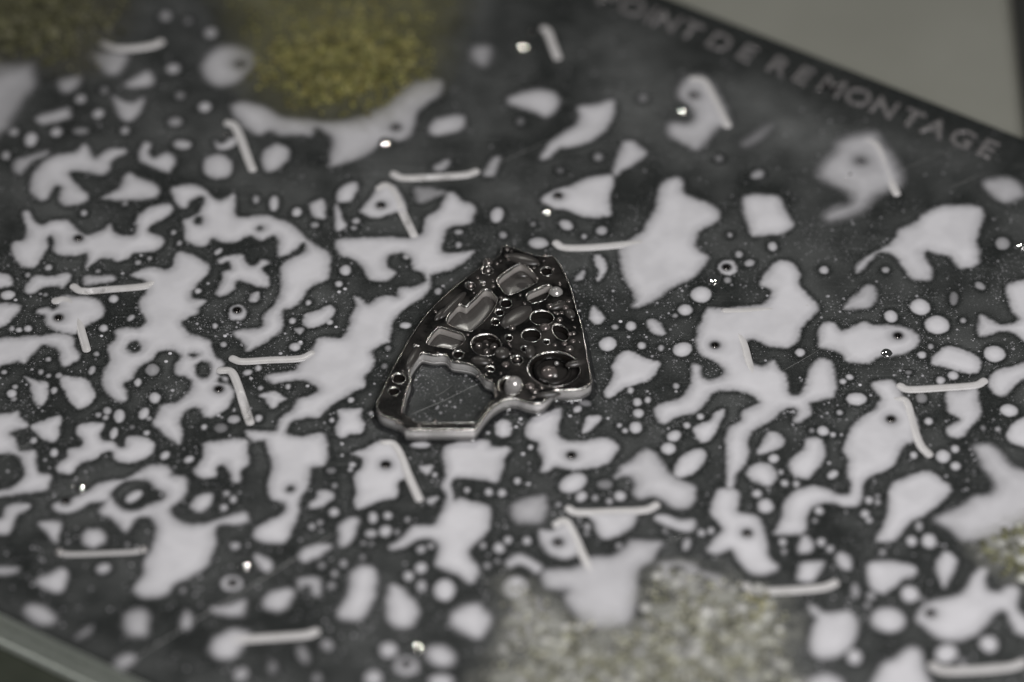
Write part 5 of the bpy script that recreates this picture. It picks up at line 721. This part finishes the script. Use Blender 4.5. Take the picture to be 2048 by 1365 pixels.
# slots: most grooves brim-full of the milky liquid, a few with a dark gap
THIN = 9  # emptier groove: thin fill and end beads stand in for its reflections
def slot_fill(pts, r, gap):
    P = spl_open(pts, 6); n = len(P); T = np.gradient(P, axis=0); T /= np.linalg.norm(T, axis=1)[:, None]; N = np.stack([-T[:, 1], T[:, 0]], 1)
    k = 9; V, Fc = [], []
    def zz(p):
        if gap is None: return 0
        (ax, ay), (bx, by) = gap; ex, ey = bx - ax, by - ay; t = max(0, min(1, ((p[0] - ax) * ex + (p[1] - ay) * ey) / (ex * ex + ey * ey + 1e-6)))
        return max(0, 1 - max(0, math.hypot(p[0] - ax - t * ex, p[1] - ay - t * ey) - 3) / 6)
    ring = []
    ends = [(P[0] - T[0] * r * .98, .05), (P[0] - T[0] * r * .8, .6), (P[0] - T[0] * r * .45, .9)] + [(p, 1.0) for p in P] + [(P[-1] + T[-1] * r * .45, .9), (P[-1] + T[-1] * r * .8, .6), (P[-1] + T[-1] * r * .98, .05)]
    NN = [N[0]] * 3 + list(N) + [N[-1]] * 3
    for (p, f), nn in zip(ends, NN):
        s_ = zz(p)
        for j in range(k):
            a = math.pi * j / (k - 1); off = -math.cos(a) * (r + .8) * f; h = 3.0 * max(0, math.sin(a)) ** .6 * (.3 + .7 * f) + .15
            mid = math.sin(a) ** 2
            V.append((p[0] + nn[0] * off, p[1] + nn[1] * off, h - 13 * s_ * mid))
    m_ = len(ends)
    for i in range(m_ - 1):
        for j in range(k - 1): Fc.append((i * k + j, i * k + j + 1, (i + 1) * k + j + 1, (i + 1) * k + j)[::-1])
    return V, Fc
for i, s in enumerate(SLOTS):
    c = np.mean(np.array(s), 0)
    root = lathe('slot', [(.1, -19.5), (.05, -19.4)], c[0], c[1], 0, HOLE, plate, 6)
    fl = slab('slot_floor', [SL[i].tolist()], -23, -19, .3, [GROOVE], None); root.data = fl.data; bpy.data.objects.remove(fl)
    root.location = (0, 0, -21 * U)
    g = [b for a, b in GAPS if a == i]
    V, Fc = slot_fill(s, 8.3 if i != THIN else 4.2, g[0] if g else None)
    q = link('milk_filling', mesh('milk_filling', [(x, y, z + 21) for x, y, z in V], Fc, FILLM), root)
for e in (0, -1): dome('slot_glint_bead', *SLOTS[THIN][e], .2, 8.5, PEARL, plate, 6)
# scratches: fine raised burrs
for (a, b, wd) in SCR:
    a, b = np.array(a), np.array(b); L_ = np.linalg.norm(b - a); t = (b - a) / L_; nn = np.array((-t[1], t[0])); k = max(4, int(L_ / 25)); V, Fc = [], []
    for j in range(k + 1):
        f = j / k; wv = wd * (.35 + .65 * abs(noise.noise((f * 9, a[0] * .1, 0)))) * min(1, 6 * f, 6 * (1 - f)) + .08
        q = a + (b - a) * f + nn * 2.5 * noise.noise((f * 3, a[1] * .1, 5))
        V += [(*(q - nn * wv), .12), (*q, .12 + wv * .7), (*(q + nn * wv), .12)]
    for j in range(k):
        for e in (0, 1): Fc.append((j * 3 + e, j * 3 + 3 + e, j * 3 + 4 + e, j * 3 + 1 + e))
    link('scratch', mesh('scratch', V, Fc, SCRATCH, False), plate)
# engraved lettering along the far edge
fcache = {}
for ch, x, y in LETTERS:
    fc = bpy.data.curves.new('letter', 'FONT'); fc.body = ch; fc.align_x = 'CENTER'; fc.align_y = 'CENTER'; fc.size = 74 * U; fc.extrude = .8 * U; fc.bevel_depth = 1.5 * U; fc.bevel_resolution = 1; fc.offset = .2 * U
    t = bpy.data.objects.new('t', fc); C.objects.link(t); bpy.context.view_layer.update()
    me = bpy.data.meshes.new_from_object(t.evaluated_get(bpy.context.evaluated_depsgraph_get())); me.name = 'letter'
    bpy.data.objects.remove(t); me.materials.clear(); me.materials.append(LETTER)
    o = link('letter', me, plate, (x, y, 1.6)); o.rotation_euler = (0, 0, TH)

# ------------------------------------------------------------------ the watch bridge
BH, BF = 32, 9
bc = np.mean(np.array(BR['outline']), 0)
bridge = thing('watch_bridge', 'black milled watch movement bridge with bare metal walls and many bores', 'watch part')
bridge.location = (bc[0] * U, bc[1] * U, 0)
class Sh:  # children are given in plan units and shifted to the bridge's own origin
    pass
def br(o):
    o.parent = bridge; o.location.x -= bc[0] * U; o.location.y -= bc[1] * U; return o
out = spline(BR['outline'], 3); win = spline(BR['window'], 3)
openings = [win] + [spline(BR[k], 4) for k in ('pocketA', 'pocketB', 'pocketC', 'pocketD')] + [np.array(circle(x, y, r, 28, ry, rot)) for x, y, r, ry, rot in BR['bores']]
br(slab('top_layer', [out.tolist()] + [o_.tolist() for o_ in openings], BF + .2, BH, 2.2, [BLACK, NICKEL], None, 3))
tl = [o for o in bpy.data.objects if o.name.startswith('top_layer')][0].data
tl.materials.append(WETWALL); tl.materials.append(GREYWALL)
edge = np.vstack([out, win]); pock = np.vstack(openings[1:5])
for pl in tl.polygons:
    if pl.material_index == 0: continue
    q = np.array((pl.center.x / U, pl.center.y / U))
    de = np.hypot(*(edge - q).T).min(); dp = np.hypot(*(pock - q).T).min(); db = min([np.hypot(*(o_ - q).T).min() for o_ in openings[5:]])
    k = int(np.argmin((de, dp, db))); pl.material_index = (1, 3, 2)[k]
br(slab('base_layer', [(out * 1).tolist(), win.tolist()], .4, BF, 1.2, [POCKET, NICKEL], None, 2))
for kind, x, y, z, r, h in BR['domes']:
    br(dome({'oil': 'oil_glint_bead', 'post': 'post', 'rosy': 'stud', 'pearl': 'jewel'}[kind], x, y, z, r, {'oil': OIL, 'post': PEARL, 'rosy': ROSE, 'pearl': PEARL}[kind], None, h))
for x, y, z, R, rr_ in BR['rings']:
    pr_ = [(R + rr_ * math.cos(t), rr_ * math.sin(t)) for t in np.linspace(0, math.pi, 9)]
    br(lathe('ring', pr_[:-1] + [(R - rr_, 0.01)], x, y, z, OIL, None, 40) if False else link('ring', (lambda V, Fc: mesh('ring', V, Fc, BLACK))(
        [((R + rr_ * math.cos(b)) * math.cos(a) , (R + rr_ * math.cos(b)) * math.sin(a), rr_ * math.sin(b)) for a in np.linspace(0, 2 * math.pi, 41)[:-1] for b in np.linspace(0, 2 * math.pi, 13)[:-1]],
        [(i * 12 + j, ((i + 1) % 40) * 12 + j, ((i + 1) % 40) * 12 + (j + 1) % 12, i * 12 + (j + 1) % 12) for i in range(40) for j in range(12)]), None, (x, y, z)))
rb = random.Random(5); got = 0  # extra beads scattered at random to add glints
lo_, hi_ = out.min(0), out.max(0)
while got < 46:
    x, y = rb.uniform(lo_[0], hi_[0]), rb.uniform(lo_[1], hi_[1]); r_ = rb.uniform(2.2, 5.2)
    if x + .35 * y < lo_[0] + .48 * (hi_[0] - lo_[0]) and rb.random() < .75: continue
    d_ = sdf([out] + openings, np.array([x]), np.array([y]))[0]
    if d_ < r_ + 3 or any(math.hypot(q_[1] - x, q_[2] - y) < q_[4] + r_ for q_ in BR['domes']): continue
    br(dome('oil_glint_bead', x, y, BH - .4, r_, OIL, None, r_ * .8, n=12)); got += 1
def tube(name, L, z, r, m, n=8, face=(-.5, .87)):
    T = np.roll(L, -1, 0) - np.roll(L, 1, 0); T /= np.linalg.norm(T, axis=1)[:, None] + 1e-9; N = np.stack([T[:, 1], -T[:, 0]], 1); k = len(L)
    ar = np.sum(L[:, 0] * np.roll(L[:, 1], -1) - np.roll(L[:, 0], -1) * L[:, 1]); N = N * (1 if ar > 0 else -1)
    rad = r * (.22 + .78 * np.clip(N @ np.array(face), 0, 1) ** .7) * np.array([1 + .35 * noise.noise((q[0] * .09, q[1] * .09, 2)) for q in L])  # thicker where highlights fall: rim glints put into the shape
    V = [(*(q + nn * rv * math.cos(a)), z + rv * math.sin(a)) for q, nn, rv in zip(L, N, rad) for a in np.linspace(0, 2 * math.pi, n + 1)[:-1]]
    return link(name, mesh(name, V, [(i * n + j, i * n + (j + 1) % n, ((i + 1) % k) * n + (j + 1) % n, ((i + 1) % k) * n + j) for i in range(k) for j in range(n)], m))
for o_ in openings[5:]: br(tube('bore_glint_lip', o_, BH - 1.2, 3.3, LIP))
for o_ in openings[1:4]: br(pool('pocket_floor', [o_], 3, 1, FLOORP, None, base=BF + .6, height=7, step=2))
for o_ in openings[1:5]: br(tube('pocket_glint_lip', o_, BH - 1.2, 3.2, LIP))  # tubes added along the edges to draw their highlight lines
br(tube('window_glint_lip', win, BH - 1.2, 3.2, LIP)); br(tube('outer_glint_lip', out, BH - 1.3, 3.0, LIP, 8, (.45, -.89)))
for x, y, a_, b_, rot in BR['bosses']: br(dome('boss', x, y, BH - .5, 1, BOSS, None, 7, 28, sx=a_, sy=b_, rot=rot))
# meniscus: liquid climbing the bridge's foot, its dark tint doubling as contact shadow
def meniscus(L, sgn, wd, hh):
    T = np.roll(L, -1, 0) - np.roll(L, 1, 0); T /= np.linalg.norm(T, axis=1)[:, None] + 1e-9; N = np.stack([T[:, 1], -T[:, 0]], 1)
    ar = np.sum(L[:, 0] * np.roll(L[:, 1], -1) - np.roll(L[:, 0], -1) * L[:, 1]); N *= (1 if ar > 0 else -1) * sgn
    V, Fc, k = [], [], 6; n = len(L)
    for j in range(k):
        f = j / (k - 1)
        for q, nn in zip(L, N): V.append((*(q + nn * wd * f), .5 + hh * (1 - f) ** 2.2))
    for j in range(k - 1):
        for i in range(n): Fc.append((j * n + i, (j + 1) * n + i, (j + 1) * n + (i + 1) % n, j * n + (i + 1) % n))
    return mesh('meniscus', V, Fc, MENIS)
br(link('meniscus', meniscus(out, 1, 13, 9)))
br(link('meniscus', meniscus(win, -1, 8, 6)))

# ------------------------------------------------------------------ milk puddles, droplets, film
cuts = [(x, y, 11) for x, y in HOLES]
PG = 'milk-white puddles spread over the fixture plate'
for lab, soft, op, pts, hol in PUD:
    loops = [spline(pts, 4)] + [spline(h_, 4) for h_ in hol]; note(loops)
    a = loops[0]; lo, hi = a.min(0) - 15, a.max(0) + 15
    ct = [c for c in cuts if lo[0] < c[0] < hi[0] and lo[1] < c[1] < hi[1]]
    tag(pool('milk_puddle', loops, soft, op, MILK, None, cut=ct, wob=2.6, blotch=.07), lab, 'puddle', PG)
DG = 'small milk-white droplets between the puddles'
for lab, (x, y, rx, ry, rot, op) in DROP:
    L = np.array(circle(x, y, rx, 20, ry, rot)); note([L])
    far = abs(y) > 380
    tag(pool('milk_droplet', [L], 3.2 if not far else 4.5, op, MILK, None, height=2.5, wob=1.3), lab, 'droplet', DG)
outer_d = None
GXX, GYY = np.meshgrid(GX0 + np.arange(gnx) * GS, GY0 + np.arange(gny) * GS)
bd = sdf([out, win], GXX, GYY).reshape(GXX.shape); near_b = np.maximum(near, bd)
# thin film with bare halos
st = 2; Xs, Ys = GXX[::st, ::st], GYY[::st, ::st]; D_ = near[::st, ::st]; B_ = bd[::st, ::st]
nn_ = Xs * nx_ + Ys * ny_
al = .064 * sstep((-D_ - 3) / 13) * (B_ < -2) * (nn_ < 1040) * (nn_ > -1105) * sstep((1000 - nn_) / 220 + .25)
var = np.array([noise.noise((x * .006, y * .006, 1)) for x, y in zip(Xs.ravel(), Ys.ravel())]).reshape(Xs.shape)
var2 = np.array([noise.noise((x * .022, y * .022, 6)) for x, y in zip(Xs.ravel(), Ys.ravel())]).reshape(Xs.shape)
al = al * np.clip(1.05 + 1.7 * var + .9 * var2, .15, 2.4)
al = al + .10 * np.exp(-(((Xs - 500) / 190) ** 2 + ((Ys - 640 + .35 * (Xs - 500)) / 60) ** 2)) * np.clip(1 + 1.5 * var, 0, 2) * (B_ < -2) * (nn_ < 1040)  # pale sheen toward the far right put into the film's opacity
ny2, nx2 = Xs.shape
kp = np.maximum.reduce([al[:-1, :-1], al[1:, :-1], al[:-1, 1:], al[1:, 1:]]) > .002
jj, ii = np.nonzero(kp); Q = np.stack([jj * nx2 + ii, jj * nx2 + ii + 1, (jj + 1) * nx2 + ii + 1, (jj + 1) * nx2 + ii], 1)
us, inv = np.unique(Q, return_inverse=True)
me = mesh('milky_film', np.stack([Xs.ravel()[us], Ys.ravel()[us], np.full(len(us), .35)], 1), inv.reshape(Q.shape).tolist(), FILM)
at = me.attributes.new('film', 'FLOAT', 'POINT'); at.data.foreach_set('value', al.ravel()[us].astype(np.float32))
tag(link('milky_film', me), 'thin grey milky film over the bare parts of the plate', 'film', None, 'stuff')
# micro droplets
V, Fc, FA = [], [], []
def micro(x, y, r, op, h):
    b = len(V); n = 8
    for rr_, hh_, ff in ((1, 0, .0), (.72, .75, 1)):
        for i in range(n): a = 2 * math.pi * i / n; V.append((x + r * rr_ * math.cos(a), y + r * rr_ * math.sin(a) * .95, .5 + h * hh_)); FA.append(op * ff)
    V.append((x, y, .5 + h)); FA.append(op)
    for i in range(n):
        Fc.append((b + i, b + (i + 1) % n, b + n + (i + 1) % n, b + n + i)); Fc.append((b + n + i, b + n + (i + 1) % n, b + 2 * n))
for x, y, r, op in MICRO: micro(x, y, r * 1.2, op, 2)
cnt = 0
while cnt < 5200:
    x, y = RNG.uniform(-1250, 1300), RNG.uniform(-1100, 1000)
    n_ = x * nx_ + y * ny_
    if n_ > 960 or n_ < -1080: continue
    j, i = int((y - GY0) / GS), int((x - GX0) / GS)
    dd = near[j, i]; b_ = bd[j, i]
    if dd > -7 or b_ > -4: continue
    if noise.noise((x * .011, y * .011, 9)) + .35 * noise.noise((x * .04, y * .04, 2)) < RNG.uniform(-.45, .5): continue
    if y > 350 and RNG.random() < .6: continue
    r = 1.3 + 3.2 * RNG.random() ** 3.2
    micro(x, y, r, RNG.uniform(.12, .6) * (.55 if y > 150 else 1), .8 * r); cnt += 1
cnt = 0
while cnt < 9000:
    x, y = RNG.uniform(-1150, 1200), RNG.normal(0, 330)
    if abs(y) > 1000: continue
    j, i = int((y - GY0) / GS), int((x - GX0) / GS)
    if near[j, i] > -5 or bd[j, i] > -4 or x * nx_ + y * ny_ < -1080: continue
    if noise.noise((x * .008, y * .008, 21)) + .5 * noise.noise((x * .03, y * .03, 12)) < RNG.uniform(-.3, .45): continue
    r = RNG.uniform(.8, 1.7); micro(x, y, r, RNG.uniform(.1, .42), .6 * r); cnt += 1
me = mesh('micro_droplets', V, Fc, MILK)
at = me.attributes.new('film', 'FLOAT', 'POINT'); at.data.foreach_set('value', np.array(FA, np.float32))
tag(link('micro_droplets', me), 'countless pinprick milk droplets scattered over the dark plate', 'droplets', None, 'stuff')

# ------------------------------------------------------------------ moss and lichen
def grains(name, parent, pts, palette, zs=.8):
    n = len(pts); P = np.array([p_[:3] for p_ in pts]); R = np.array([p_[3] for p_ in pts])
    V = (P[:, None, :] + IV[None] * R[:, None, None] * np.array((1, 1, zs))).reshape(-1, 3)
    Fc = (IF[None] + 12 * np.arange(n)[:, None, None]).reshape(-1, 3)
    me = mesh(name, V, Fc.tolist(), GRAIN)
    pal = np.array(palette)[RNG.integers(0, len(palette), n)] * RNG.uniform(.8, 1.2, (n, 1)) * np.clip(1 + .9 * fbm(P[:, 0], P[:, 1], .035, 8), .62, 1.5)[:, None]
    col = np.repeat(np.hstack([pal, np.ones((n, 1))]), 12, 0).astype(np.float32)
    at = me.attributes.new('tint', 'FLOAT_COLOR', 'POINT'); at.data.foreach_set('color', col.ravel())
    o = link(name, me, parent); o['kind'] = 'stuff'; return o
def scatter(L, core, n, hmax, rmin, rmax, test, fade=60):
    lo, hi = L.min(0), L.max(0); X = RNG.uniform(lo[0], hi[0], n * 5); Y = RNG.uniform(lo[1], hi[1], n * 5); d = sdf([L], X, Y); pts = []
    nz = fbm(X, Y, .03, 4)
    for x, y, q, v in zip(X, Y, d, nz):
        if q < -6 or len(pts) >= n: continue
        c = math.exp(-((x - core[0]) ** 2 / core[2] ** 2 + (y - core[1]) ** 2 / core[3] ** 2))
        if RNG.random() > min(1, (q + 10) / fade) * (.06 + .94 * c) or not test(v, c): continue
        pts.append((x, y, 6 + hmax * c * RNG.random() * min(1, max(0, q) / 60), RNG.uniform(rmin, rmax)))
    return pts
def moss(name, label, cat, outline, core, n, hmax, rmin, rmax, palette, base, bop, bsoft):
    L = spline(outline, 4); root = thing(name, label, cat)
    pool('growth_mat', [L], bsoft, bop, base, root, base=4.2, height=3, step=4, wob=16)
    grains('moss_grains', root, scatter(L, core, n, hmax, rmin, rmax, lambda v, c: v > -.25 - .5 * c, 120), palette)
def lichen(name, label, cat, outline, core, n, hmax, rmin, rmax, palette, base, bop, bsoft):
    L = spline(outline, 4); root = thing(name, label, cat)
    pool('growth_mat', [L], bsoft, bop, base, root, base=4.2, height=3, step=3.5, wob=16, mask=lambda X, Y: .3 + .7 * sstep(fbm(X, Y, .03, 4) * 1.6 + .55))
    grains('lichen_grains', root, scatter(L, core, n, hmax, rmin, rmax, lambda v, c: v < .1, 110), palette, .3)
    grains('lichen_crumbs', root, scatter(L, core, n // 7, 4, 8, 14, lambda v, c: v > -.15, 110), [[.45, .45, .41], [.41, .41, .365], [.48, .475, .45]], .3)
for a in MOSS:
    (lichen if a[0] == 'lichen_patch' else moss)(*a[:10], {'olive': MOSSBASE, 'dim': MOSSDIM, 'lichen': LICHBASE}[a[10]], *a[11:])
